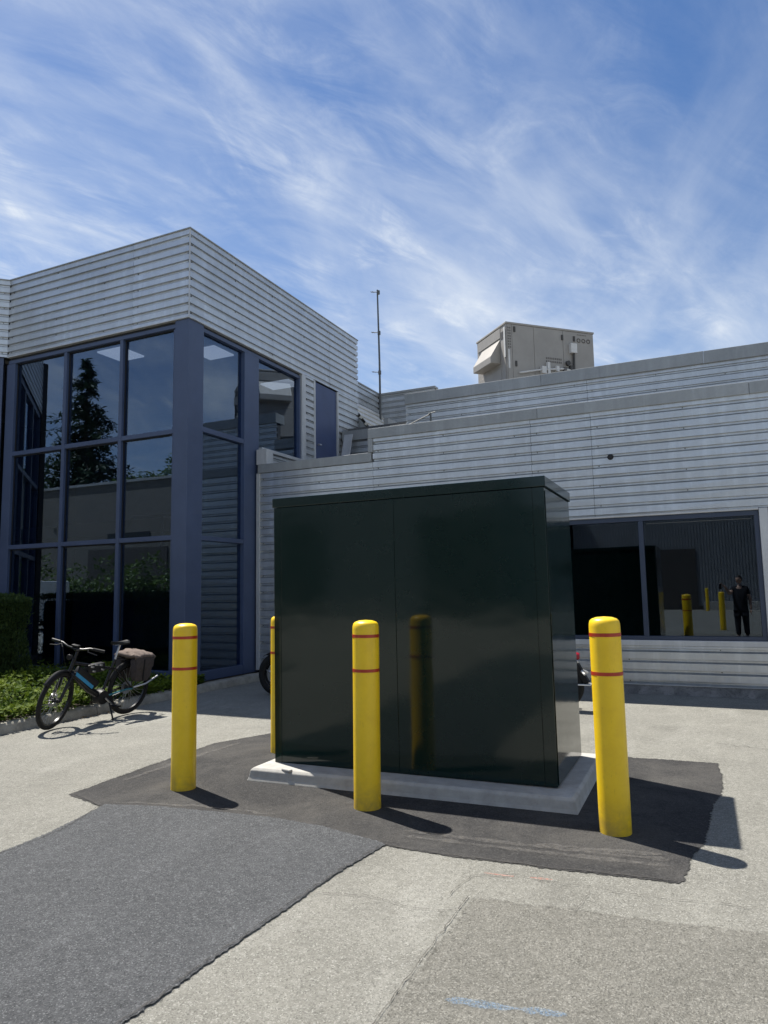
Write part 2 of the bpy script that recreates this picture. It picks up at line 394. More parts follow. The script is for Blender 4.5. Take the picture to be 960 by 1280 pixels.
def bx(name, mat, par, x0, x1, y0, y1, z0, z1, bevel=0.0):
    return MB().box(x0, x1, y0, y1, z0, z1).build(name, mat, par, bevel)

# ------------------------------------------------------------------ ground and pavements
def jitter_poly(pts, step=0.06, amp=0.015, seed=1, straight=()):
    rr = random.Random(seed); o = []; n = len(pts)
    for i in range(n):
        a = Vector(pts[i]); b = Vector(pts[(i + 1) % n]); d = b - a; k = max(1, int(d.length / step)); nn = Vector((-d.y, d.x)).normalized()
        ph = rr.uniform(0, 9)
        for j in range(k):
            t = j / k; am = amp if i not in straight else amp * 0.3
            q = a + d * t + nn * (rr.gauss(0, am) * 0.7 + am * 1.3 * math.sin(ph + t * d.length * 3.1) * math.sin(ph * 2 + t * d.length * 7.3)) * (0.0 if j == 0 else 1.0)
            o.append((q.x, q.y))
    return o
def sheet(name, poly, z, mat, wid=0.05):
    """flat patch with a worn, feathered margin of width wid either side of the outline"""
    n = len(poly); A = sum(poly[i][0] * poly[(i + 1) % n][1] - poly[(i + 1) % n][0] * poly[i][1] for i in range(n))
    if A < 0: poly = poly[::-1]
    nrm = []
    for i in range(n):
        d = Vector(poly[(i + 2) % n]) - Vector(poly[i - 2]); nrm.append(Vector((d.y, -d.x)).normalized())
    v = []; e = []
    for k, w in ((0, 0.0), (1, 2 * wid)):
        for i in range(n):
            p = Vector(poly[i]) + nrm[i] * w; v.append((p.x, p.y, z)); e.append(1.0 - k)
    f = [tuple(range(n))] + [(i, n + i, n + (i + 1) % n, (i + 1) % n) for i in range(n)]
    me = bpy.data.meshes.new(name); me.from_pydata(v, [], f)
    at = me.attributes.new('edge', 'FLOAT', 'POINT'); at.data.foreach_set('value', e)
    bm = bmesh.new(); bm.from_mesh(me); bmesh.ops.triangulate(bm, faces=bm.faces[:])
    for q in bm.faces:
        if q.normal.z < 0: q.normal_flip()
    bm.to_mesh(me); bm.free(); me.materials.append(MAT[mat]); o = bpy.data.objects.new(name, me); C.objects.link(o); o['kind'] = 'structure'; return o
def ribbon(name, pts, w, z, mat, seed=0, amp=0.01, step=0.05, par=None, wob=0.4):
    rr = random.Random(seed); P = []
    for i in range(len(pts) - 1):
        a = Vector(pts[i]); b = Vector(pts[i + 1]); k = max(1, int((b - a).length / step)); nn = Vector((-(b - a).y, (b - a).x)).normalized()
        for j in range(k): P.append(a + (b - a) * (j / k) + nn * rr.gauss(0, amp))
    P.append(Vector(pts[-1])); mb = MB(); v = []
    for i, p in enumerate(P):
        d = (P[min(i + 1, len(P) - 1)] - P[max(i - 1, 0)]); nn = Vector((-d.y, d.x)).normalized(); ww = w * 0.5 * (1 + rr.uniform(-wob, wob))
        if i in (0, len(P) - 1): ww *= 0.4
        v.append((p + nn * ww, p - nn * ww))
    for i in range(len(v) - 1):
        mb.quad((*v[i][0], z), (*v[i][1], z), (*v[i + 1][1], z), (*v[i + 1][0], z))
    o = mb.build(name, mat, par, fix=False)
    if par is None: o['kind'] = 'structure'
    return o
g = MB()
S = [-900, -300, -100, -40, -20, 20, 40, 100, 300, 900]
for i in range(9):
    for j in range(9): g.quad((S[i], S[j], 0), (S[i + 1], S[j], 0), (S[i + 1], S[j + 1], 0), (S[i], S[j + 1], 0))
tag(g.build('ground', 'old_asphalt', fix=False), kind='structure')
dark_poly = [(-4.70, 4.18), (-4.24, 4.05), (-2.03, 4.12), (-1.55, 4.10), (-0.90, 4.14), (-0.30, 4.2), (-0.27, 4.55), (-0.20, 4.9), (-0.17, 5.6), (-0.10, 6.2), (-0.13, 6.99), (-0.82, 6.95), (-2.5, 6.95), (-4.55, 6.78), (-4.83, 6.1), (-4.78, 5.2)]
sheet('dark_asphalt_patch', jitter_poly(dark_poly, 0.02, 0.0055, 3), 0.004, 'dark_patch_asphalt', 0.025)
new_poly = [(-4.22, 4.06), (-3.8, 4.17), (-2.96, 4.26), (-2.49, 4.24), (-1.97, 4.10), (-2.03, 3.44), (-2.05, 2.77), (-2.07, 2.0), (-2.08, 0.5), (-2.1, -6.0), (-4.05, -6.0), (-4.05, 3.07), (-4.07, 3.42)]
sheet('grey_asphalt_patch', jitter_poly(new_poly, 0.02, 0.004, 4), 0.008, 'grey_patch_asphalt', 0.015)
br_poly = [(-1.18, 3.56), (-0.79, 3.60), (-0.33, 3.64), (0.09, 3.71), (1.0, 3.78), (3.2, 3.9), (3.2, -3.0), (-1.17, -3.0), (-1.17, 2.48), (-1.18, 3.1)]
sheet('brown_asphalt_patch', jitter_poly(br_poly, 0.03, 0.007, 5), 0.0035, 'brown_patch_asphalt', 0.04)
ribbon('patch_edge_crack', [(-1.97, 4.09), (-2.03, 3.44), (-2.05, 2.77), (-2.07, 2.0), (-2.08, 0.5)], 0.010, 0.0125, 'edge_fill', 11, 0.005)
ribbon('patch_edge_crack', [(-4.74, 4.2), (-4.25, 4.03), (-4.05, 3.5), (-4.04, 2.5)], 0.012, 0.0125, 'edge_fill', 12, 0.006)
ribbon('patch_edge_crack', [(-4.74, 4.2), (-4.78, 5.2), (-4.83, 6.1), (-4.55, 6.78)], 0.014, 0.0125, 'edge_fill', 13, 0.006)
ribbon('patch_edge_crack', [(-1.97, 4.1), (-1.55, 4.09), (-0.9, 4.13), (-0.3, 4.2)], 0.014, 0.0085, 'edge_fill', 14, 0.006)
ribbon('pavement_crack', [(-1.25, 3.60), (-1.24, 3.1), (-1.225, 2.5), (-1.23, 2.0)], 0.006, 0.0085, 'crack_fill', 15, 0.003)
ribbon('pavement_crack', [(-2.02, 3.32), (-1.75, 3.40), (-1.45, 3.36), (-1.22, 3.42)], 0.0045, 0.0085, 'crack_fill', 16, 0.005)
ribbon('pavement_crack', [(-1.35, 3.55), (-1.32, 3.85), (-1.08, 3.95), (-0.6, 3.93), (0.2, 4.02)], 0.0045, 0.0085, 'crack_fill', 17, 0.006)
ribbon('pavement_crack', [(-0.72, 3.62), (-0.70, 3.9)], 0.004, 0.0085, 'crack_fill', 18, 0.006)
ribbon('pavement_crack', [(-0.13, 7.9), (0.6, 7.6), (1.6, 7.75)], 0.012, 0.0085, 'crack_fill', 19, 0.02)
for k, (oy, xa, xb) in enumerate(((0.0, -1.9, -0.35), (0.09, -1.95, -0.35), (0.17, -1.1, -0.4))):
    ribbon('tyre_scuff', [(xa, 4.27 + oy), ((xa + xb) / 2, 4.31 + oy), (xb, 4.38 + oy)], 0.045, 0.0125, 'scuff', 20 + k, 0.003, wob=0.5)
ribbon('tyre_scuff', [(-4.6, 4.6), (-4.62, 5.4), (-4.6, 6.2)], 0.05, 0.0125, 'scuff', 25, 0.008)
ribbon('tyre_scuff', [(-4.2, 4.12), (-3.6, 4.28), (-2.9, 4.33)], 0.03, 0.0125, 'scuff', 26, 0.01)
ribbon('blue_chalk_mark', [(-1.04, 2.69), (-0.93, 2.705), (-0.82, 2.725), (-0.7, 2.745), (-0.6, 2.77)], 0.034, 0.0085, 'blue_chalk', 30, 0.004, 0.03, wob=0.6)
ribbon('red_chalk_mark', [(-1.26, 3.895), (-1.1, 3.91)], 0.022, 0.0125, 'red_chalk', 31, 0.003)
ribbon('red_chalk_mark', [(-1.02, 3.925), (-0.9, 3.945)], 0.020, 0.0125, 'red_chalk', 32, 0.003)
# kerb in segments
KX0, KX1 = -7.635, -7.485
kerb = empty('kerb', (0, 0, 0)); kerb['kind'] = 'structure'
kprof = [(KX0, 0.0), (KX1 + 0.015, 0.0), (KX1, 0.085), (KX1 - 0.02, 0.112), (KX1 - 0.045, 0.122), (KX0, 0.122)]
y = -2.0
while y < 11.0:
    ln = min(3.0, 11.03 - y)
    mb = MB(); n = max(2, int(ln / 0.25)); rr = random.Random(int(y * 7))
    for i in range(n + 1):
        yy = y + 0.004 + (ln - 0.008) * i / n
        for (x, z) in kprof: mb.v.append((x + rr.gauss(0, 0.003), yy, z + (rr.gauss(0, 0.003) if z > 0 else 0)))
    k = len(kprof)
    for i in range(n):
        for j in range(k): mb.f.append((i * k + j, i * k + (j + 1) % k, (i + 1) * k + (j + 1) % k, (i + 1) * k + j))
    mb.f.append(tuple(range(k))); mb.f.append(tuple(n * k + j for j in range(k)))
    mb.build('kerb_stone', 'kerb_concrete', kerb, smooth=True); y += ln
# planting bed
mb = MB(); NX, NY = 24, 40
for j in range(NY + 1):
    for i in range(NX + 1):
        x = -16 + (KX0 + 16) * i / NX; yy = -2 + 13.0 * j / NY
        mb.v.append((x, yy, 0.09 + 0.05 * (1 - i / NX) * math.sin(i * 1.3 + j * 0.7) * 0.5))
for j in range(NY):
    for i in range(NX):
        a = j * (NX + 1) + i; mb.f.append((a, a + 1, a + NX + 2, a + NX + 1))
tag(mb.build('planting_bed', 'soil', fix=False, smooth='all'), kind='structure')

# ------------------------------------------------------------------ cladding
PER = 0.152; DEP = 0.040
def clad(par, o, u, n, length, z0, z1, mat='cladding_metal', name='cladding_panel', proud=0.0, t=0.0, grid=0.0, up=Vector((0, 0, 1)), SCL=1.0):
    PER = 0.152 * SCL; DEP = 0.034 * SCL
    """horizontal-rib sheet; o = start point at z=0 (face plane), u = run direction, n = outward normal"""
    o = Vector(o); u = Vector(u).normalized(); n = Vector(n).normalized()
    prof = []
    k0 = math.floor((z0 - grid) / PER) - 1; k1 = math.ceil((z1 - grid) / PER) + 1
    for k in range(k0, k1):
        b = grid + k * PER
        prof += [(b + 0.000, -DEP - 0.020 * SCL), (b + 0.019 * SCL, -DEP), (b + 0.046 * SCL, -DEP), (b + 0.051 * SCL, 0.0), (b + 0.145 * SCL, 0.0)]  # groove at each recess foot is shaped in to deepen the shade line
    prof.append((grid + k1 * PER, -DEP - 0.020 * SCL))
    def at(z):
        for (a, p), (b, q) in zip(prof, prof[1:]):
            if a <= z <= b: return p + (q - p) * (z - a) / (b - a)
        return 0
    pr = [(z0, at(z0))] + [(z, d) for z, d in prof if z0 + 1e-4 < z < z1 - 1e-4] + [(z1, at(z1))]
    mb = MB(); ns = max(1, int(length / 1.0)); rr = random.Random(int(length * 1000 + z0 * 77))
    for i in range(ns + 1):
        p = o + u * (length * i / ns)
        for (z, d) in pr:
            q = p + n * (d + proud + rr.gauss(0, 0.0012)) + up * (z + rr.gauss(0, 0.0008)); mb.v.append(tuple(q))
    k = len(pr); flip = u.cross(up).dot(n) < 0
    for i in range(ns):
        for j in range(k - 1):
            f = (i * k + j, (i + 1) * k + j, (i + 1) * k + j + 1, i * k + j + 1); mb.f.append(f[::-1] if flip else f)
    ob = mb.build(name, mat, par, fix=False)
    # screws in the recesses, every 1.15 m on alternating rows
    sm = MB(); x = 0.09; col = 0
    while x < length:
        kk = k0
        while kk < k1:
            zc = grid + kk * PER + 0.033
            if z0 + 0.02 < zc < z1 - 0.02 and (kk + col) % 2 == 0:
                c = o + u * x + n * (proud - DEP + 0.003) + up * zc; sm.obox(c, u, up, n, 0.007, 0.007, 0.005)
            kk += 1
        x += 1.22; col += 1
    if sm.v:
        s = sm.build('screws', 'screw', ob, fix=False); s['kind'] = 'stuff'
    return ob
UX = (1, 0, 0); UY = (0, 1, 0); NXP = (1, 0, 0); NYM = (0, -1, 0)

# ------------------------------------------------------------------ right-hand low building
YW = 11.05
wb = tag(empty('warehouse_building', (0, YW, 0)), 'long low building with galvanised horizontal ribbed cladding and a dark ribbon window', 'building')
def wbx(name, mat, *a, bevel=0.0):
    o = bx(name, mat, None, *a, bevel=bevel); o.parent = wb; o.matrix_parent_inverse = Matrix.Translation((0, -YW, 0)); return o
def adopt(o, par):
    o.parent = par; o.matrix_parent_inverse = Matrix.Translation(par.location).inverted(); return o
WX0, WX1, WZ0, WZ1 = -2.54, 0.545, 0.775, 2.575
XE = 14.0
# structure behind the sheets
wbx('wall', 'backing', -7.83, WX0 - 0.02, YW + 0.06, YW + 0.22, 0.13, 3.86)
wbx('wall', 'backing', -5.36, XE, YW + 0.061, YW + 0.22, WZ1 + 0.03, 4.3)
wbx('wall', 'backing', WX1 + 0.02, XE, YW + 0.062, YW + 0.22, 0.13, WZ1 + 0.03)
wbx('wall', 'backing', WX0 - 0.02, WX1 + 0.02, YW + 0.063, YW + 0.22, 0.13, WZ0 - 0.02)
wbx('foundation', 'foundation', -7.6, XE, YW + 0.01, YW + 0.3, -0.3, 0.129)
wbx('roof_deck', 'roof_membrane', -7.8, XE, YW + 0.22, 14.55, 3.72, 3.82)
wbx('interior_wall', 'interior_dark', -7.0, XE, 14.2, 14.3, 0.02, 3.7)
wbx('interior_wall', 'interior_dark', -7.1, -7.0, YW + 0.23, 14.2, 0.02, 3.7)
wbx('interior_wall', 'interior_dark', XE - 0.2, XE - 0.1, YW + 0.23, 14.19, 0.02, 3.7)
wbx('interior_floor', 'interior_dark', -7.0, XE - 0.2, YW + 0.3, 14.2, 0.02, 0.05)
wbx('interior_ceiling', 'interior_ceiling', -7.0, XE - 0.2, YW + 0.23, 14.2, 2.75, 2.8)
def wcl(x0, x1, z0, z1, proud=0.0): adopt(clad(None, (x0, YW, 0), UX, NYM, x1 - x0, z0, z1, proud=proud), wb)
wcl(-7.80, -5.385, 0.135, 3.80)
wcl(-5.379, WX0 - 0.045, 0.135, 4.215, 0.002)
wcl(WX0 - 0.040, -1.652, WZ1 + 0.035, 4.214)
wcl(-1.647, 4.40, WZ1 + 0.034, 4.216, 0.002)
wcl(4.405, XE, 0.135, 4.215, 0.001)
wcl(WX0 - 0.040, WX1 + 0.03, 0.135, WZ0 - 0.085)
wcl(WX1 + 0.115, 4.40, 0.135, WZ1 + 0.028)
# copings
def cop(x0, x1, y, z0, z1, dep=0.32, step=3.0):
    x = x0; i = 0
    while x < x1 - 0.01:
        e = min(x + step, x1)
        wbx('coping', 'coping_metal', x + 0.0015, e - 0.0015, y - 0.03 - 0.0015 * (i % 2), y + dep, z0, z1 + 0.0015 * (i % 2), bevel=0.006); x = e; i += 1
cop(-7.80, -5.40, YW, 3.80, 3.965)
cop(-5.46, XE, YW, 4.215, 4.39)
wbx('coping', 'coping_metal', -5.46, -5.375, YW - 0.034, YW + 0.3, 3.968, 4.213, bevel=0.005)
wbx('corner_trim', 'trim_metal', -7.835, -7.765, YW - 0.022, YW + 0.06, 0.135, 3.798, bevel=0.004)
wbx('corner_post', 'trim_metal', -7.835, -7.60, YW - 0.02, YW + 0.20, 3.968, 4.26, bevel=0.006)
# window
win = adopt(empty('window', (0, 0, 0)), wb); win.matrix_parent_inverse = Matrix.Translation((0, -YW, 0))
def wpart(name, mat, *a, bevel=0.0): return bx(name, mat, win, *a, bevel=bevel)
wpart('frame', 'dark_blue_frame', WX0, WX1, YW + 0.02, YW + 0.12, WZ1 - 0.07, WZ1, bevel=0.004)
wpart('frame', 'dark_blue_frame', WX0, WX1, YW + 0.02, YW + 0.12, WZ0, WZ0 + 0.055, bevel=0.004)
wpart('frame', 'dark_blue_frame', WX0, WX0 + 0.06, YW + 0.022, YW + 0.118, WZ0 + 0.055, WZ1 - 0.07)
wpart('frame', 'dark_blue_frame', WX1 - 0.06, WX1, YW + 0.022, YW + 0.118, WZ0 + 0.055, WZ1 - 0.07)
wpart('mullion', 'dark_blue_frame', -1.045, -0.975, YW + 0.024, YW + 0.118, WZ0 + 0.055, WZ1 - 0.07, bevel=0.004)
wpart('pane', 'tinted_glass', WX0 + 0.062, -1.047, YW + 0.075, YW + 0.083, WZ0 + 0.057, WZ1 - 0.072)
wpart('pane', 'tinted_glass', -0.973, WX1 - 0.062, YW + 0.075, YW + 0.083, WZ0 + 0.057, WZ1 - 0.072)
wpart('frame', 'mast_metal', -0.93, WX1 - 0.09, YW + 0.066, YW + 0.074, WZ1 - 0.115, WZ1 - 0.105)
wpart('sill', 'trim_metal', WX0 - 0.03, WX1 + 0.11, YW - 0.012, YW + 0.1, WZ0 - 0.083, WZ0 - 0.003, bevel=0.006)
wpart('side_trim', 'trim_metal', WX1 + 0.003, WX1 + 0.112, YW - 0.016, YW + 0.08, WZ0, WZ1 + 0.024, bevel=0.006)
wpart('head_trim', 'trim_metal', WX0 - 0.03, WX1 + 0.0, YW - 0.010, YW + 0.06, WZ1 + 0.002, WZ1 + 0.030, bevel=0.004)
# small vent hole in the wall
hx = MB().lathe([(0.0, -0.03), (0.032, -0.03), (0.038, 0.0), (0.045, 0.002), (0.045, 0.02)], 16, (-1.38, YW - 0.01, 3.50), 'y').build('vent_hole', 'interior_dark'); adopt(hx, wb)
# set-back upper parapet
Y2 = 14.5
wbx('wall', 'backing', -7.83, -6.2, Y2 + 0.06, Y2 + 0.2, 3.83, 5.06)
wbx('wall', 'backing', -6.19, XE, Y2 + 0.06, Y2 + 0.2, 3.83, 5.76)
def ucl(x0, x1, z0, z1, pr=0.0): adopt(clad(None, (x0, Y2, 0), UX, NYM, x1 - x0, z0, z1, proud=pr), wb)
ucl(-7.80, -6.21, 3.83, 5.06); ucl(-6.205, -2.2, 3.83, 5.745, 0.002); ucl(-2.195, 3.5, 3.83, 5.745); ucl(3.505, XE, 3.83, 5.745, 0.002)
wbx('coping', 'coping_metal', -7.83, -6.17, Y2 - 0.05, Y2 + 0.3, 5.05, 5.285, bevel=0.006)
x = -6.215; i = 0
while x < XE:
    e = min(XE, x + 3.1); wbx('coping', 'coping_metal', x + 0.0015, e - 0.0015, Y2 - 0.05 - 0.002 * (i % 2), Y2 + 0.35, 5.735, 5.975 + 0.002 * (i % 2), bevel=0.006); x = e; i += 1
wbx('roof_deck', 'roof_membrane', -7.8, XE, Y2 + 0.2, 30.0, 5.3, 5.4)
wbx('end_wall', 'backing', XE - 0.1, XE, YW + 0.23, 30, 0.0, 3.7)
# leaning sheet on the low roof and the little brace on the coping
ls = MB().obox((-7.62, 14.2, 4.60), (1, 0, 0), Vector((0.05, 0.22, 0.975)).normalized(), Vector((0, -0.975, 0.22)).normalized(), 0.11, 0.58, 0.012)
tag(ls.build('metal_sheet', 'trim_metal', bevel=0.003), 'small pale sheet leaning on the low roof beside the blue door', 'sheet')
rb = tag(empty('roof_brace', (-4.5, YW + 0.12, 4.39)), 'thin grey brace and short post on the lower roof edge', 'brace')
MB().tube([(-0.30, 0, 0.0), (0.18, 0, 0.165)], 0.012, 6).build('brace_bar', 'mast_metal', rb)
MB().tube([(0.18, 0, 0.0), (0.18, 0, 0.185)], 0.016, 6).build('post', 'mast_metal', rb)
MB().tube([(0.14, 0, 0.175), (0.27, 0, 0.195)], 0.009, 6).build('tie_bar', 'mast_metal', rb)

# ------------------------------------------------------------------ left two-storey building
XL, YL = -7.85, 9.10
ob = tag(empty('office_building', (XL, YL, 0)), 'two storey office with tall blue framed glazing and a ribbed metal parapet', 'building')
def obx(name, mat, *a, bevel=0.0, par=None):
    o = bx(name, mat, None, *a, bevel=bevel); return adopt(o, ob)
ZP0, ZP1 = 6.225, 7.79
XI = -12.38
# parapet cladding
def ocl(o, u, n, ln, z0, z1, pr=0.0): adopt(clad(None, o, u, n, ln, z0, z1, proud=pr, grid=ZP0 + 0.055), ob)
ocl((XI, YL, 0), UX, NYM, -9.13 - XI, ZP0, ZP1); ocl((-9.125, YL, 0), UX, NYM, XL - (-9.125) - 0.003, ZP0, ZP1, 0.002)
ocl((XL, YL + 0.003, 0), UY, NXP, 13.9 - YL, ZP0, ZP1); ocl((XL, 13.905, 0), UY, NXP, 15.35 - 13.905, ZP0, ZP1, 0.002)
ocl((XL, 12.86, 0), UY, NXP, 0.34, 3.83, ZP0 - 0.004); ocl((XL, 14.33, 0), UY, NXP, 15.35 - 14.33, 3.83, ZP0 - 0.004, 0.001)
ocl((XL, 11.2, 0), UY, NXP, 1.55, 3.83, 4.26)
q = math.sqrt(0.5); FU = Vector((-q, -q, 0)); FN = Vector((q, -q, 0))
ocl((XI, YL, 0), FU, FN, 4.5, ZP0, ZP1)
# parapet core, roof, back walls
obx('wall', 'backing', XI - 2.0, XL - 0.07, YL + 0.06, YL + 0.25, ZP0 + 0.01, ZP1 - 0.02)
obx('wall', 'backing', XL - 0.25, XL - 0.06, YL + 0.25, 15.30, ZP0 + 0.01, ZP1 - 0.02)
obx('wall', 'backing', XL - 0.25, XL - 0.06, 12.80, 13.25, 3.7, ZP0)
obx('wall', 'backing', XL - 0.25, XL - 0.06, 14.28, 15.30, 3.7, ZP0)
obx('wall', 'backing', XL - 0.25, XL - 0.06, 11.13, 12.80, 0.1, 4.29)
obx('wall', 'backing', XL - 0.25, XL - 0.061, 12.80, 15.30, 0.1, 3.7)
obx('wall', 'backing', -17, XL - 0.06, 15.14, 15.31, 0.1, ZP1 - 0.05)
obx('roof_deck', 'roof_membrane', -17, XL - 0.3, YL + 0.3, 15.13, 6.26, 6.34)
obx('coping', 'coping_metal', XI, XL + 0.02, YL - 0.02, YL + 0.28, ZP1, ZP1 + 0.018)
obx('coping', 'coping_metal', XL - 0.28, XL + 0.02, YL + 0.282, 15.36, ZP1, ZP1 + 0.018)
obx('corner_trim', 'trim_metal', XL - 0.012, XL + 0.006, YL - 0.006, YL + 0.012, ZP0, ZP1 - 0.002)
obx('soffit_trim', 'trim_metal', XI + 0.02, XL + 0.004, YL - 0.012, YL + 0.10, ZP0 - 0.018, ZP0 - 0.001)
obx('soffit_trim', 'trim_metal', XL - 0.09, XL + 0.012, YL + 0.102, 12.84, ZP0 - 0.017, ZP0 - 0.001)
# facet core
fm = MB().obox(Vector((XI, YL, 7.0)) + FU * 2.25 - FN * 0.16, FU, (0, 0, 1), FN, 2.25, 0.77, 0.09).build('wall', 'backing'); adopt(fm, ob)
fm = MB().obox(Vector((XI, YL, ZP1 + 0.009)) + FU * 2.25 - FN * 0.12, FU, (0, 0, 1), FN, 2.25, 0.009, 0.14).build('coping', 'coping_metal'); adopt(fm, ob)
# glazing : front
YG = YL + 0.03
def fbox(name, mat, x0, x1, z0, z1, d0=0.0, d1=0.13, bevel=0.005): return obx(name, mat, x0, x1, YG + d0, YG + d1, z0, z1, bevel=bevel)
obx('column', 'blue_frame', -8.165, XL - 0.02, YL + 0.02, 9.52, 0.10, ZP0 - 0.02, bevel=0.008)
fbox('header', 'gasket', XI + 0.02, -8.167, 6.155, ZP0 - 0.02, 0.03, 0.14, 0)
fbox('header', 'blue_frame', XI + 0.02, -8.167, 6.082, 6.153)
fbox('base_rail', 'blue_frame', XI + 0.02, -8.167, 0.10, 0.30)
fbox('jamb', 'blue_frame', XI - 0.02, XI + 0.21, 0.302, 6.08)
for mx in (-10.80, -9.40): fbox('mullion', 'blue_frame', mx - 0.038, mx + 0.038, 0.302, 6.08, 0.003, 0.13)
xs = [XI + 0.212, -10.80, -9.40, -8.167]; zs = [0.302, 2.485, 4.285, 6.08]
edges = [(xs[0], -10.840), (-10.760, -9.440), (-9.360, xs[3])]
for (a, b) in edges:
    for z in zs[1:3]: fbox('transom', 'blue_frame', a, b, z - 0.04, z + 0.04, 0.006, 0.125)
    for k in range(3):
        z0 = zs[k] + (0.042 if k else 0); z1 = zs[k + 1] - (0.042 if k < 2 else 0)
        fbox('glass_pane', 'window_glass', a + 0.002, b - 0.002, z0 + 0.002, z1 - 0.002, 0.075, 0.083, 0)
        # dark rubber beads round each pane
        fbox('gasket', 'gasket', a, a + 0.018, z0, z1, 0.058, 0.074, 0); fbox('gasket', 'gasket', b - 0.018, b, z0, z1, 0.058, 0.074, 0)
        fbox('gasket', 'gasket', a + 0.019, b - 0.019, z1 - 0.018, z1, 0.058, 0.074, 0)
fbox('white_edge_strip', 'blue_frame', -8.215, -8.167, 0.31, 6.07, 0.015, 0.06, 0.003)
# glazing : right-hand side (faces +X)
def sbox(name, mat, y0, y1, z0, z1, d0=0.0, d1=0.13, bevel=0.005): return obx(name, mat, XL - 0.03 - d1, XL - 0.03 - d0, y0, y1, z0, z1, bevel=bevel)
sbox('header', 'gasket', 9.522, 12.70, 6.165, ZP0 - 0.02, 0.03, 0.13, 0)
sbox('header', 'blue_frame', 9.522, 12.70, 6.095, 6.163)
sbox('base_rail', 'blue_frame', 9.522, 10.70, 0.10, 0.26)
sbox('pier', 'blue_frame', 10.70, 11.16, 0.10, 6.093, -0.008, 0.14)
sbox('transom', 'blue_frame', 9.522, 10.698, 4.32, 4.41); sbox('transom', 'blue_frame', 9.522, 10.698, 2.45, 2.53)
for (z0, z1) in ((0.262, 2.448), (2.532, 4.318), (4.412, 6.09)): sbox('glass_pane', 'window_glass', 9.524, 10.698, z0, z1, 0.07, 0.078, 0)
sbox('glass_pane', 'window_glass', 11.162, 12.64, 4.36, 6.09, 0.07, 0.078, 0)
sbox('jamb', 'blue_frame', 12.642, 12.70, 4.33, 6.093)
sbox('sill', 'trim_metal', 11.165, 12.70, 4.265, 4.328, -0.09, 0.12)
sbox('side_trim', 'trim_metal', 12.70, 12.85, 3.83, ZP0 - 0.02, -0.042, 0.1)
# roof-level door
sbox('side_trim', 'trim_metal', 13.205, 13.262, 3.83, 6.208, -0.04, 0.1)
sbox('side_trim', 'trim_metal', 14.262, 14.325, 3.83, 6.208, -0.04, 0.1)
dr = sbox('door', 'blue_door', 13.264, 14.26, 3.84, 6.20, 0.0, 0.05)
hd = MB().tube([(XL + 0.005, 13.36, 4.78), (XL + 0.05, 13.36, 4.78), (XL + 0.055, 13.42, 4.78)], 0.018, 8).build('handle', 'steel', dr)
hd.matrix_parent_inverse = Matrix.Translation(ob.location).inverted() @ Matrix.Identity(4); hd.matrix_parent_inverse = Matrix.Identity(4)
# 45-degree bay below its parapet
def facet(name, mat, s0, s1, z0, z1, d0, d1, bevel=0.0):
    c = Vector((XI, YL, 0)) + FU * ((s0 + s1) / 2) - FN * ((d0 + d1) / 2); c.z = (z0 + z1) / 2
    return adopt(MB().obox(c, FU, (0, 0, 1), FN, (s1 - s0) / 2, (z1 - z0) / 2, (d1 - d0) / 2).build(name, mat, None, bevel), ob)
facet('jamb', 'blue_frame', 0.06, 0.36, 0.1, 6.08, 0.03, 0.16, 0.005); facet('header', 'blue_frame', 0.06, 4.5, 6.083, ZP0 - 0.004, 0.04, 0.16)
facet('base_rail', 'blue_frame', 0.36, 4.5, 0.1, 0.3, 0.04, 0.16)
for s in (1.7, 3.1, 4.4): facet('mullion', 'blue_frame', s, s + 0.1, 0.302, 6.08, 0.035, 0.16)
for a, b in ((0.362, 1.698), (1.802, 3.098), (3.202, 4.398)):
    for z in zs[1:3]: facet('transom', 'blue_frame', a, b, z - 0.05, z + 0.05, 0.04, 0.15)
    for k in range(3): facet('glass_pane', 'window_glass', a + 0.001, b - 0.001, zs[k] + (0.054 if k else 0.002), zs[k + 1] - (0.054 if k < 2 else 0.002), 0.10, 0.108)
# interior
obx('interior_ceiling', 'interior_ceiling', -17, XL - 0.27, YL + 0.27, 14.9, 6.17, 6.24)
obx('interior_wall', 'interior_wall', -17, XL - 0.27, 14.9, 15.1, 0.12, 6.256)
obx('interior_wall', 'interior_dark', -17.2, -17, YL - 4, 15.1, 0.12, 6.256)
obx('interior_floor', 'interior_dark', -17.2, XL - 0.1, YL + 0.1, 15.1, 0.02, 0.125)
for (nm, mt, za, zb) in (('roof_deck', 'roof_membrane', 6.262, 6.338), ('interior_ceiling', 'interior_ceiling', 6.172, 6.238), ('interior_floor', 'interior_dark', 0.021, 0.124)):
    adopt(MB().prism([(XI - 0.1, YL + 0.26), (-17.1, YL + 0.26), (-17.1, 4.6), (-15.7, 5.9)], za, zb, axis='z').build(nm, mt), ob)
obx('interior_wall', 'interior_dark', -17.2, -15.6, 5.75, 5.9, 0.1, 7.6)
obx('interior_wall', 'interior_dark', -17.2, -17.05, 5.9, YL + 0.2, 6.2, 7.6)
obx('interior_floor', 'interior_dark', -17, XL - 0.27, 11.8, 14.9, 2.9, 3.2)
for (x0, x1, y0, y1) in ((-10.45, -9.85, 9.55, 10.15), (-8.85, -8.28, 10.30, 10.90), (-8.95, -8.22, 12.75, 13.25)):
    obx('ceiling_light', 'lamp_panel', x0, x1, y0, y1, 6.14, 6.168)
for (x0, z0, w, h) in ((-13.6, 4.82, 0.42, 0.17), (-12.85, 4.75, 0.18, 0.17), (-12.72, 4.60, 0.30, 0.16)):
    obx('wall_notice', 'paper', x0, x0 + w, 14.88, 14.899, z0, z0 + h)
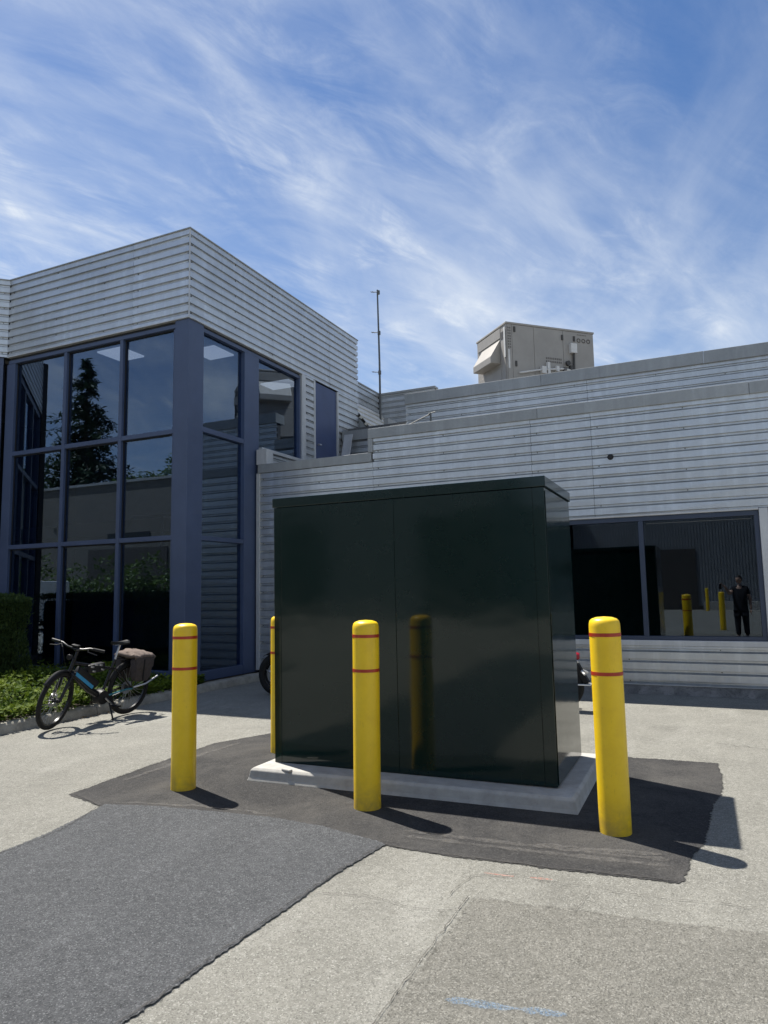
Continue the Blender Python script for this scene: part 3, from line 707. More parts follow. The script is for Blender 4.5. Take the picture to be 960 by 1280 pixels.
hr = MB().tube([(-10.1, 9.75, 2.45), (-9.85, 9.75, 2.72), (-9.62, 9.75, 2.96), (-8.2, 9.75, 2.98)], 0.035, 8).build('stair_rail', 'gasket'); adopt(hr, ob)
adopt(MB().tube([(-8.95, 9.75, 2.4), (-8.95, 9.75, 2.97)], 0.03, 8).build('stair_rail_post', 'gasket'), ob)
# raised roof block behind, with the tilted ribbed roof strip
adopt(clad(None, (-8.25, 15.36, 0), UY, NXP, 2.04, 6.35, 6.96), ob); obx('wall', 'backing', -8.45, -8.31, 15.33, 17.4, 5.4, 6.94)
adopt(clad(None, (-8.22, 17.42, 0), UX, NYM, 1.62, 5.4, 6.93), ob); obx('wall', 'backing', -8.4, -6.62, 17.48, 17.6, 5.4, 6.92)
obx('coping', 'coping_metal', -8.5, -6.58, 17.38, 17.64, 6.93, 6.99, bevel=0.005); obx('coping', 'coping_metal', -8.5, -8.23, 15.37, 17.379, 6.96, 7.0, bevel=0.005)
su = Vector((0.60, 0, -0.80)); sn = Vector((0.80, 0, 0.60))
adopt(clad(None, Vector((-8.2, 15.37, 6.42)), UY, sn, 2.0, 0.0, 1.5, mat='roof_sheet', name='roof_panel', up=su, SCL=1.5), ob)
adopt(MB().prism([(-8.24, 6.34), (-8.24, 5.2), (-7.38, 5.2)], 15.38, 17.36).build('wall', 'coping_metal'), ob)
obx('roof_curb', 'coping_metal', -7.17, -7.05, 15.37, 17.35, 5.4, 5.72)

# ------------------------------------------------------------------ antenna mast
am = tag(empty('antenna_mast', (-7.98, 16.9, 5.4)), 'thin dark antenna mast with three short side elements rising from the roof', 'antenna')
MB().tube([(0, 0, 0), (0, 0, 2.3), (-0.03, 0, 4.36)], [0.032, 0.028, 0.022], 8).build('pole', 'mast_metal', am)
for z in (2.02, 3.13, 4.28):
    e = MB().tube([(0.03, -0.01, z), (-0.20, -0.05, z + 0.035)], 0.011, 6).build('side_element', 'mast_metal', am)
    MB().lathe([(0.0, -0.05), (0.042, -0.05), (0.042, 0.05), (0.0, 0.05)], 10, (0, 0, z)).build('clamp', 'mast_metal', am)
    MB().tube([(-0.14, -0.10, z + 0.02), (-0.14, 0.02, z + 0.03)], 0.007, 5).tube([(-0.19, -0.09, z + 0.03), (-0.19, 0.0, z + 0.035)], 0.007, 5).build('side_element', 'mast_metal', am)

# ------------------------------------------------------------------ rooftop air unit (turned 45 degrees)
hv = tag(empty('rooftop_air_unit', (-4.22, 16.0, 5.4), R(45)), 'beige boxy rooftop air handling unit with an intake hood, behind the upper parapet', 'air unit')
HW, HD, HH = 2.46, 1.48, 2.46          # local x along the long face (to the right), y backwards
bx('roof_curb', 'coping_metal', hv, 0.05, HW - 0.05, 0.05, HD - 0.05, 0.0, 0.42)
bx('casing', 'unit_paint', hv, 0.0, HW, 0.0, HD, 0.42, HH - 0.05, bevel=0.008)
bx('lid', 'unit_paint', hv, -0.02, HW + 0.02, -0.02, HD + 0.02, HH - 0.05, HH, bevel=0.01)
for x0, x1 in ((0.02, 0.14), (0.15, 0.74), (0.75, 1.56), (1.57, HW - 0.02)):
    bx('access_panel', 'unit_paint', hv, x0, x1, -0.012, -0.001, 0.66, HH - 0.06, bevel=0.003)
bx('base_rail', 'unit_paint', hv, 0.0, HW, -0.02, -0.001, 0.42, 0.645, bevel=0.004)
for (x, z) in ((0.19, 2.22), (0.21, 1.38), (1.52, 2.16), (1.86, 2.16)): bx('latch', 'unit_dark', hv, x, x + 0.045, -0.035, -0.013, z, z + 0.13)
def dotted(x0, x1, z0, z1, nx, nz, name):
    mb = MB()
    for i in range(nx):
        for j in range(nz):
            w = (x1 - x0) / nx; h = (z1 - z0) / nz; mb.box(x0 + i * w, x0 + i * w + w * 0.62, -0.016, -0.0125, z0 + j * h, z0 + j * h + h * 0.6)
    mb.build(name, 'unit_text', hv, fix=False)['kind'] = 'stuff'
dotted(1.06, 1.52, 1.56, 1.72, 9, 2, 'stencil_marks')
def ring(x, z, r):
    MB().torus((x, -0.0135, z), r, 0.014, 14, 4).build('round_mark', 'unit_text', hv)
for i in range(3): ring(2.02 + i * 0.14, 2.20, 0.045)
dotted(1.98, 2.26, 2.33, 2.37, 6, 1, 'stencil_marks'); dotted(2.10, 2.28, 1.38, 1.52, 4, 2, 'stencil_marks')
bx('isolator_box', 'unit_light', hv, 1.73, 1.90, -0.11, -0.013, 1.84, 2.08, bevel=0.006)
MB().tube([(1.83, -0.06, 1.84), (1.82, -0.06, 1.5), (1.80, -0.07, 1.2)], 0.03, 8).build('conduit', 'unit_dark', hv)
bx('valve_box', 'unit_dark', hv, 1.52, 1.60, -0.08, -0.013, 1.38, 1.46); bx('valve_box', 'unit_light', hv, 1.30, 1.38, -0.09, -0.013, 1.34, 1.47); bx('valve_box', 'unit_dark', hv, 1.70, 1.78, -0.09, -0.013, 1.40, 1.52)
MB().lathe([(0.0, -0.03), (0.06, -0.03), (0.06, 0.03), (0, 0.03)], 12, (1.66, -0.05, 1.58), 'y').build('pressure_switch', 'unit_dark', hv)
bx('pipe_stub', 'unit_light', hv, 1.05, 1.12, -0.10, -0.02, 1.25, 1.54); bx('pipe_stub', 'unit_light', hv, 0.88, 1.0, -0.12, -0.02, 1.25, 1.42)
MB().tube([(0.3, -0.05, 1.22), (0.9, -0.08, 1.34), (1.5, -0.06, 1.42), (1.8, -0.06, 1.40)], 0.022, 6).build('pipe', 'unit_light', hv)
bx('warning_label', 'unit_light', hv, 0.03, 0.075, -0.0165, -0.0125, 1.32, 1.78)
dotted(0.03, 0.13, 1.82, 2.36, 2, 8, 'stencil_marks')
# hood on the short left end (faces local -x)
hood = MB().prism([(0.16, 1.98), (1.10, 1.98), (1.10, 1.98)], 0, 0) if False else MB()
prof = [(0.0, 2.12), (-0.27, 1.68), (-0.27, 1.52), (0.0, 1.52)]
hood.prism(prof, 0.30, 1.22); hood.build('intake_hood', 'unit_paint', hv, bevel=0.01)
bx('end_panel', 'unit_paint', hv, -0.014, -0.001, 0.05, 0.24, 0.7, 2.35, bevel=0.003); bx('end_panel', 'unit_paint', hv, -0.013, -0.001, 0.26, 1.40, 0.55, 1.40, bevel=0.003)
bx('louvre', 'unit_dark', hv, -0.02, -0.001, 0.10, 0.22, 2.08, 2.26); bx('end_strip', 'unit_light', hv, -0.03, -0.015, 0.02, 0.08, 1.6, 2.34)
bx('end_panel', 'unit_paint', hv, -0.02, -0.001, 0.26, 1.42, 2.14, 2.38, bevel=0.004)

# ------------------------------------------------------------------ pad and green cabinet
RZ = R(1.2)
pad = tag(empty('concrete_pad', (-2.33, 5.80, 0.0), RZ), 'low pale concrete pad under the dark green cabinet', 'concrete pad')
mb = MB(); b = [(-1.33, -0.74), (1.33, -0.70), (1.33, 0.76), (-1.33, 0.76)]
n = 4
for (dx, z) in ((0.012, 0.0), (0.0, 0.03), (-0.010, 0.085), (-0.030, 0.104)):
    for (x, yy) in b: mb.v.append((x + dx * (1 if x > 0 else -1), yy + dx * (1 if yy > 0 else -1), z))
for k in range(3):
    for i in range(4): mb.f.append((k * 4 + i, k * 4 + (i + 1) % 4, (k + 1) * 4 + (i + 1) % 4, (k + 1) * 4 + i))
mb.f += [(3, 2, 1, 0), (12, 13, 14, 15)]
mb.build('slab', 'concrete', pad, bevel=0.006)
MB().obox((-0.98, -0.705, 0.104), Vector((1, -0.25, 0)).normalized(), Vector((0.25, 1, 0)).normalized(), (0, 0, 1), 0.05, 0.018, 0.012).build('mortar_lump', 'concrete', pad, bevel=0.008)

cb_ = tag(empty('utility_cabinet', (-2.36, 5.86, 0.104), RZ), 'large glossy dark green metal utility cabinet on a concrete pad', 'utility cabinet')
cw, cd, ch = 1.20, 0.55, 2.285
cb_.rotation_euler = (0, R(-0.35), RZ)
bx('body', 'green_paint', cb_, -cw, cw, -cd, cd, 0.0, ch - 0.085, bevel=0.006)
bx('lid', 'green_paint', cb_, -cw - 0.013, cw + 0.013, -cd - 0.013, cd + 0.013, ch - 0.083, ch, bevel=0.006)
bx('door', 'green_paint', cb_, -cw + 0.0725, -0.0415, -cd - 0.006, -cd - 0.001, 0.012, ch - 0.088, bevel=0.002)
bx('door', 'green_paint', cb_, -0.0385, cw - 0.0925, -cd - 0.006, -cd - 0.001, 0.012, ch - 0.088, bevel=0.002)
bx('corner_post', 'green_paint', cb_, -cw + 0.001, -cw + 0.069, -cd - 0.005, -cd - 0.001, 0.008, ch - 0.087, bevel=0.0015)
bx('corner_post', 'green_paint', cb_, cw - 0.089, cw - 0.001, -cd - 0.005, -cd - 0.001, 0.008, ch - 0.087, bevel=0.0015)
bx('side_panel', 'green_paint', cb_, cw + 0.001, cw + 0.006, -cd + 0.02, cd - 0.045, 0.01, ch - 0.11, bevel=0.002)
bx('side_panel', 'green_paint', cb_, -cw - 0.006, -cw - 0.001, -cd + 0.02, cd - 0.045, 0.01, ch - 0.11, bevel=0.002)

# ------------------------------------------------------------------ bollards
def bollard(loc, label, h=1.31, r=0.098, tilt=(0, 0)):
    o = tag(empty('bollard', loc), label, 'bollard', 'yellow bollards around the green cabinet'); o.rotation_euler = (tilt[0], tilt[1], random.uniform(0, 6))
    pr = [(r, 0.0), (r, h - 0.055), (r * 0.985, h - 0.035), (r * 0.93, h - 0.016), (r * 0.80, h - 0.004), (r * 0.5, h + 0.006), (0.001, h + 0.010)]
    MB().lathe(pr, 48).build('sleeve', 'yellow_sleeve', o, smooth=True)
    for z in (h - 0.105, h - 0.352):
        MB().lathe([(r - 0.002, z - 0.012), (r + 0.0015, z - 0.0115), (r + 0.0015, z + 0.0115), (r - 0.002, z + 0.012)], 48).build('red_band', 'red_band', o, smooth=True)
    return o
bollard((-3.99, 4.635, 0.002), 'yellow bollard with red bands at the front left of the cabinet, nearest the bicycle', 1.30, 0.098, (R(-0.2), R(0.4)))
bollard((-2.392, 4.737, 0.002), 'yellow bollard with red bands standing in front of the middle of the cabinet', 1.325, 0.098, (R(0.1), R(0.2)))
bollard((-0.696, 4.866, 0.002), 'yellow bollard with red bands at the front right corner, nearest the window', 1.345, 0.099, (0, R(0.3)))
bollard((-3.985, 6.03, 0.002), 'yellow bollard half hidden behind the left edge of the green cabinet', 1.31, 0.098)

# ------------------------------------------------------------------ bicycle
bk = tag(empty('bicycle', (-7.14, 6.58, 0.0)), 'dark bicycle with blue down tube and rear bags parked along the kerb', 'bicycle')
# local frame: x forward, y left, z up ; heading is -Y
WR, WBASE = 0.335, 1.13
Mlean = Matrix.Rotation(R(-91.5), 4, 'Z') @ Matrix.Rotation(R(-6.5), 4, 'X')
def bp(mb, name, mat, par=None, smooth=True, bevel=0.0, extra=None):
    M = Mlean @ extra if extra is not None else Mlean
    return mb.xf(M).build(name, mat, par or bk, bevel=bevel, smooth=smooth)
RA = Vector((-WBASE / 2, 0, WR + 0.012)); FA = Vector((WBASE / 2, 0, WR + 0.012)); BB = Vector((-0.12, 0, 0.29)); SEATT = Vector((-0.29, 0, 0.74)); HTOP = Vector((0.335, 0, 0.80)); HBOT = Vector((0.385, 0, 0.66))
axis_pt = FA; sdir = (HTOP - HBOT).normalized()
Msteer = Matrix.Translation(HBOT) @ Matrix.Rotation(R(20), 4, sdir) @ Matrix.Translation(-HBOT)
def wheel(c, extra=None):
    ty = bp(MB().torus(c, WR - 0.022, 0.026, 48, 10, 'y'), 'wheel', 'rubber', extra=extra)
    bp(MB().lathe([(WR - 0.060, -0.013), (WR - 0.040, -0.014), (WR - 0.040, 0.014), (WR - 0.060, 0.013), (WR - 0.060, -0.013)], 48, c, 'y'), 'rim', 'black_paint', ty, extra=extra)
    sp = MB()
    for k in range(28):
        a = 2 * math.pi * k / 28; b2 = a + (0.35 if k % 2 else -0.35); s = 0.028 if k % 4 < 2 else -0.028
        sp.tube([Vector(c) + Vector((0.025 * math.cos(b2), s, 0.025 * math.sin(b2))), Vector(c) + Vector(((WR - 0.055) * math.cos(a), 0, (WR - 0.055) * math.sin(a)))], 0.0017, 4, False)
    bp(sp, 'spokes', 'alloy', ty, extra=extra)['kind'] = 'stuff'
    bp(MB().lathe([(0.0, -0.05), (0.022, -0.05), (0.028, -0.02), (0.028, 0.02), (0.022, 0.05), (0, 0.05)], 12, c, 'y'), 'hub', 'black_plastic', ty, extra=extra)
    bp(MB().lathe([(0.05, -0.038), (0.085, -0.038), (0.085, -0.035), (0.05, -0.035), (0.05, -0.038)], 24, c, 'y'), 'brake_disc', 'alloy', ty, extra=extra)
    return ty
wheel(RA); wheel(FA, Msteer)
# frame
bp(MB().tube([BB, (0.10, 0, 0.42), HBOT], [0.042, 0.044, 0.036], 12), 'down_tube', 'black_paint')
dt = (HBOT - BB).normalized(); dn_ = Vector((-dt.z, 0, dt.x))
for s in (-1, 1):
    bp(MB().obox(BB + dt * 0.40 + Vector((0, s * 0.044, 0)) + dn_ * 0.012, dt, dn_, (0, 1, 0), 0.17, 0.020, 0.004), 'blue_decal', 'blue_stripe', smooth=False)
bp(MB().obox(BB + dt * 0.36 + dn_ * 0.075, dt, dn_, (0, 1, 0), 0.19, 0.042, 0.038), 'battery', 'black_plastic', bevel=0.012)
bp(MB().tube([HTOP + Vector((0.012, 0, -0.045)), SEATT + Vector((0.005, 0, -0.12))], 0.021, 10), 'top_tube', 'black_paint')
bp(MB().tube([BB, SEATT], 0.019, 10), 'seat_tube', 'black_paint'); bp(MB().tube([HBOT, HTOP], 0.024, 10), 'head_tube', 'black_paint')
for s in (-1, 1):
    bp(MB().tube([BB + Vector((0, s * 0.03, 0)), RA + Vector((0.1, s * 0.06, 0.0)), RA + Vector((0, s * 0.065, 0))], 0.012, 8), 'chain_stay', 'teal_paint' if s > 0 else 'black_paint')
    bp(MB().tube([SEATT + Vector((0.01, s * 0.02, -0.10)), RA + Vector((0, s * 0.065, 0))], 0.010, 8), 'seat_stay', 'black_paint')
# motor, crank, chain
bp(MB().lathe([(0.0, -0.06), (0.085, -0.055), (0.095, 0.0), (0.085, 0.055), (0, 0.06)], 20, BB, 'y'), 'motor', 'black_plastic')
cr = bp(MB().torus(BB + Vector((0, -0.075, 0)), 0.085, 0.006, 28, 6), 'chainring', 'black_plastic')
for s, a in ((-1, 0.7), (1, 0.7 + math.pi)):
    e = BB + Vector((0.17 * math.cos(a), s * 0.09, 0.17 * math.sin(a)))
    bp(MB().tube([BB + Vector((0, s * 0.085, 0)), e], 0.011, 8), 'crank', 'alloy')
    bp(MB().obox(e + Vector((0, s * 0.05, 0)), (1, 0, 0), (0, 1, 0), (0, 0, 1), 0.045, 0.045, 0.011), 'pedal', 'black_plastic', bevel=0.004)
bp(MB().tube([BB + Vector((0, -0.075, 0.085)), RA + Vector((0, -0.06, 0.04))], 0.005, 6).tube([BB + Vector((0, -0.075, -0.085)), RA + Vector((0.06, -0.06, -0.06)), RA + Vector((0, -0.06, -0.04))], 0.005, 6), 'chain', 'alloy')
bp(MB().torus(RA + Vector((0, -0.05, 0)), 0.045, 0.012, 18, 6), 'cassette', 'alloy')
# fork
for s in (-1, 1):
    bp(MB().tube([HBOT + Vector((0.012, s * 0.055, -0.03)), (HBOT + FA) / 2 + Vector((0.012, s * 0.055, 0)), FA + Vector((0, s * 0.055, 0))], [0.017, 0.021, 0.017], 10), 'fork_leg', 'black_paint', extra=Msteer)
bp(MB().obox(HBOT + Vector((0.012, 0, -0.02)), (1, 0, 0), (0, 1, 0), sdir, 0.028, 0.08, 0.022), 'fork_crown', 'black_paint', extra=Msteer, bevel=0.01)
# mudguards
def guard(c, a0, a1, extra=None):
    mb = MB(); n = 16
    for i in range(n + 1):
        a = R(a0 + (a1 - a0) * i / n)
        for (y_, rr_) in ((-0.032, WR + 0.012), (0, WR + 0.026), (0.032, WR + 0.012)): mb.v.append((c.x + rr_ * math.cos(a), y_, c.z + rr_ * math.sin(a)))
    for i in range(n):
        for j in range(2): mb.f.append((i * 3 + j, i * 3 + j + 1, i * 3 + j + 4, i * 3 + j + 3))
    o = bp(mb, 'mudguard', 'black_plastic', extra=extra); md = o.modifiers.new('thick', 'SOLIDIFY'); md.thickness = 0.004
guard(FA, 40, 150, Msteer); guard(RA, 20, 170)
# bars
st = HTOP + sdir * 0.10
bp(MB().tube([HTOP, st, st + Vector((0.075, 0, 0.035))], [0.02, 0.019, 0.017], 10), 'stem', 'black_paint', extra=Msteer)
hbc = st + Vector((0.075, 0, 0.04))
for s in (-1, 1):
    bp(MB().tube([hbc, hbc + Vector((0.0, s * 0.10, 0.01)), hbc + Vector((-0.02, s * 0.18, 0.035)), hbc + Vector((-0.06, s * 0.33, 0.03))], 0.013, 8), 'handlebar', 'black_paint', extra=Msteer)
    bp(MB().tube([hbc + Vector((-0.027, s * 0.215, 0.035)), hbc + Vector((-0.062, s * 0.345, 0.03))], 0.018, 10), 'grip', 'black_plastic', extra=Msteer)
    bp(MB().tube([hbc + Vector((0.0, s * 0.17, 0.03)), hbc + Vector((0.055, s * 0.20, 0.01)), hbc + Vector((0.03, s * 0.31, -0.01))], 0.006, 6), 'brake_lever', 'black_paint', extra=Msteer)
    bp(MB().tube([hbc + Vector((0.02, s * 0.17, 0.03)), hbc + Vector((0.12, s * 0.09, 0.02)), HBOT + Vector((0.06, s * 0.03, 0.05)), HBOT + Vector((0.04, s * 0.05, -0.2))], 0.0035, 5), 'cable', 'rubber', extra=Msteer)
bp(MB().obox(hbc + Vector((-0.01, 0.0, 0.035)), (1, 0, 0), (0, 1, 0), (0, 0, 1), 0.03, 0.045, 0.012), 'display', 'black_plastic', extra=Msteer, bevel=0.006)
bp(MB().lathe([(0, -0.03), (0.02, -0.025), (0.034, 0.03), (0.03, 0.036), (0, 0.036)], 14, hbc + Vector((0.06, 0, -0.09)), 'x'), 'front_lamp', 'black_plastic', extra=Msteer)
# helmet-like bag hung on the top tube, folded raincoat between frame tubes
bp(MB().obox((0.02, 0.0, 0.665), (1, 0, -0.05), (0, 1, 0), (0.05, 0, 1), 0.13, 0.045, 0.055), 'frame_bag', 'black_plastic', bevel=0.02)
for k, (x_, z_) in enumerate(((0.10, 0.69), (0.04, 0.71), (-0.03, 0.70), (0.07, 0.635), (-0.06, 0.645))):
    bp(MB().obox((x_, 0.05, z_), (1, 0, 0.2), (0, 1, 0), (-0.2, 0, 1), 0.025, 0.006, 0.010), 'bag_strap', 'alloy', bevel=0.003)
# saddle
sd = []
mb = MB(); SN = 14
for i in range(SN + 1):
    t_ = i / SN; x_ = 0.13 - 0.27 * t_; w = 0.018 + 0.062 * (max(0, (t_ - 0.25) / 0.75)) ** 1.2; w *= 1 - 0.5 * max(0, (t_ - 0.88) / 0.12)
    for (yy, zz_) in ((-1, -0.022), (-0.95, 0.0), (-0.5, 0.018), (0, 0.012), (0.5, 0.018), (0.95, 0.0), (1, -0.022)):
        mb.v.append((-0.335 + x_, yy * w, 0.945 + zz_ + 0.012 * (t_ - 0.5) ** 2 * 4))
for i in range(SN):
    for j in range(6): mb.f.append((i * 7 + j, i * 7 + j + 1, i * 7 + j + 8, i * 7 + j + 7))
mb.f.append(tuple(range(7))); mb.f.append(tuple(SN * 7 + j for j in range(7)))
sdl = bp(mb, 'saddle', 'black_plastic')
md = sdl.modifiers.new('thick', 'SOLIDIFY'); md.thickness = 0.008
bp(MB().tube([SEATT, Vector((-0.345, 0, 0.925))], 0.014, 8), 'seat_post', 'alloy')
bp(MB().tube([(-0.25, 0.02, 0.925), (-0.42, 0.03, 0.925)], 0.004, 6).tube([(-0.25, -0.02, 0.925), (-0.42, -0.03, 0.925)], 0.004, 6), 'saddle_rails', 'alloy')
# rear rack and bags
RZK = 0.735
rk = MB()
for s in (-1, 1):
    rk.tube([(-0.33, s * 0.05, RZK), (-0.85, s * 0.065, RZK)], 0.006, 6); rk.tube([(-0.50, s * 0.06, RZK), RA + Vector((0.02, s * 0.075, 0.02))], 0.005, 6); rk.tube([(-0.75, s * 0.065, RZK), RA + Vector((-0.02, s * 0.075, 0.02))], 0.005, 6)
rk.tube([(-0.85, -0.065, RZK), (-0.85, 0.065, RZK)], 0.006, 6)
bp(rk, 'rear_rack', 'black_paint')
def bag(s):
    mb = MB(); prof = [(-0.46, 0.74), (-0.49, 0.50), (-0.53, 0.45), (-0.70, 0.45), (-0.76, 0.52), (-0.77, 0.74)]
    mb.prism(prof, s * 0.078, s * 0.190)
    pb = bp(mb, 'pannier_bag', 'bag_fabric', bevel=0.025)
    f = MB().prism([(-0.455, 0.765), (-0.47, 0.64), (-0.62, 0.595), (-0.765, 0.63), (-0.775, 0.765)], s * 0.191, s * 0.200); bp(f, 'bag_flap', 'bag_flap' if s < 0 else 'bag_fabric', pb, bevel=0.003)
    bp(MB().tube([(-0.60, s * 0.204, 0.74), (-0.60, s * 0.204, 0.47)], 0.008, 5), 'buckle_strap', 'black_plastic', pb)
bag(1); bag(-1)
# crumpled cover over the rack top
mb = MB(); A, B_ = 16, 12; rr = random.Random(5)
for i in range(A + 1):
    for j in range(B_ + 1):
        u_, v_ = i / A, j / B_; x_ = -0.45 - 0.34 * u_; y_ = -0.205 + 0.41 * v_
        z_ = 0.775 + 0.06 * math.sin(math.pi * u_) ** 0.5 * math.sin(math.pi * v_) ** 0.5 + rr.gauss(0, 0.009)
        mb.v.append((x_ + rr.gauss(0, 0.004), y_ + rr.gauss(0, 0.004), z_))
for i in range(A):
    for j in range(B_): a = i * (B_ + 1) + j; mb.f.append((a, a + 1, a + B_ + 2, a + B_ + 1))
cv = bp(mb, 'bag_cover', 'bag_flap', smooth='all'); md = cv.modifiers.new('thick', 'SOLIDIFY'); md.thickness = 0.05; md.offset = -1
bp(MB().tube([(-0.45, 0.20, 0.40), (-0.62, 0.235, 0.43), (-0.86, 0.20, 0.50)], 0.012, 6), 'pump', 'alloy')
bp(MB().obox((-0.90, 0, 0.70), (1, 0, 0), (0, 1, 0), (0, 0, 1), 0.012, 0.03, 0.02), 'rear_lamp', 'red_lens', bevel=0.005)
bp(MB().tube([BB + Vector((-0.08, 0.05, -0.02)), Vector((-0.16, 0.21, 0.035))], 0.011, 8), 'kick_stand', 'black_plastic')

# ------------------------------------------------------------------ foliage
def leaves(pts, size, rr, tones, flat=0.5, asp=0.55, droop=None):
    v = []; f = []; tn = []
    for (p, sgn) in pts:
        s = size * rr.uniform(0.6, 1.3); yaw = rr.uniform(0, 6.283); pit = rr.gauss(0.2, flat)
        d = Vector((math.cos(yaw) * math.cos(pit), math.sin(yaw) * math.cos(pit), math.sin(pit)))
        if droop is not None: d = (d + droop).normalized()
        w = d.cross(Vector((rr.gauss(0, 0.4), rr.gauss(0, 0.4), 1))).normalized() * s * asp * 0.5; up = w.cross(d).normalized() * s * 0.12
        b = len(v); p = Vector(p)
        v += [tuple(p), tuple(p + d * s * 0.5 + w - up * -0.5), tuple(p + d * s), tuple(p + d * s * 0.5 - w - up * -0.5)]
        f.append((b, b + 1, b + 2, b + 3)); tn.append(min(1, max(0, sgn + rr.gauss(0, 0.18))))
    return v, f, tn
def foliage(name, pts, size, mat, seed, par=None, flat=0.5, asp=0.55, droop=None):
    rr = random.Random(seed); mb = MB(); mb.v, mb.f, tn = leaves(pts, size, rr, None, flat, asp, droop)
    return mb.build(name, mat, par, fix=False, tone=tn)
rr = random.Random(21); pts = []
def bed_h(x, yy):
    return 0.10 + 0.17 * (0.5 + 0.5 * math.sin(x * 3.1 + math.sin(yy * 2.3) * 1.4) * math.sin(yy * 2.7 + 0.6)) + 0.12 * max(0, min(1, (-7.9 - x) / 1.2))
for k in range(30000):
    x_ = -7.52 - abs(rr.gauss(0, 1.9)); yy = rr.uniform(4.0, 9.0)
    if x_ < -12.3: continue
    if yy > 9.0 + (x_ - XI) and x_ < XI: continue
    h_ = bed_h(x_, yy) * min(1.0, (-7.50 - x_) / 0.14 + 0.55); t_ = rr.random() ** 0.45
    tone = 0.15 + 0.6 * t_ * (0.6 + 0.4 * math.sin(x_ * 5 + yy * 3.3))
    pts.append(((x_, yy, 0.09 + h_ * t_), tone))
for k in range(1800):
    x_ = rr.uniform(-7.84, -7.60); yy = rr.uniform(8.9, 9.3); pts.append(((x_, yy, 0.09 + 0.15 * rr.random()), 0.3))
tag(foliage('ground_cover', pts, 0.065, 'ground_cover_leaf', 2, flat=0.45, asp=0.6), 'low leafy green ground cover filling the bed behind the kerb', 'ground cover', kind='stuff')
# fallen dry leaves by the kerb
pts = [((rr.gauss(-7.43, 0.03), rr.uniform(6.2, 7.6), 0.008), rr.random()) for k in range(60)]
simple('dry_leaf', (0.20, 0.12, 0.05), 0.9)
tag(foliage('leaf_litter', pts, 0.03, 'dry_leaf', 3, flat=0.15), 'dry brown leaf litter along the foot of the kerb', 'leaf litter', kind='stuff')
# clipped hedge
HX0, HX1, HY0, HY1, HZ = -12.9, -10.13, 6.7, 8.05, 1.55
hg = tag(empty('hedge', (HX1, HY0, 0.09)), 'clipped dark green cedar hedge in front of the glass wall at far left', 'hedge')
core = MB().box(HX0 + 0.1, HX1 - 0.1, HY0 + 0.1, HY1 - 0.1, 0.05, HZ - 0.09); simple('hedge_core', (0.008, 0.014, 0.007), 0.95)
adopt(core.build('dark_core', 'hedge_core', None, bevel=0.06), hg)  # solid near-black box, added to fill the inside behind the leaves
pts = []; rr = random.Random(8)
for k in range(30000):
    face = rr.random(); x_ = rr.uniform(HX0, HX1); yy = rr.uniform(HY0, HY1); z_ = rr.uniform(0.1, HZ)
    dep = abs(rr.gauss(0, 0.05)) - 0.02
    if face < 0.30: yy = HY0 + dep
    elif face < 0.36: yy = HY1 - dep
    elif face < 0.68: x_ = HX1 - dep
    elif face < 0.72: x_ = HX0 + dep
    else: z_ = HZ - dep
    bul = 0.04 * math.sin(z_ * 4 + x_ * 3) + 0.03 * math.sin(yy * 6 + z_ * 7)
    if face < 0.30: yy += bul
    elif 0.36 < face < 0.68: x_ += bul
    # rounded shoulders
    if z_ > HZ - 0.12 and x_ > HX1 - 0.10: z_ -= 0.05
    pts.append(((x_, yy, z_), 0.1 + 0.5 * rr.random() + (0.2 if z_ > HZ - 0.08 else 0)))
adopt(foliage('foliage', pts, 0.065, 'hedge_leaf', 9, flat=0.7, asp=0.35, droop=Vector((0, 0, 0.9))), hg)

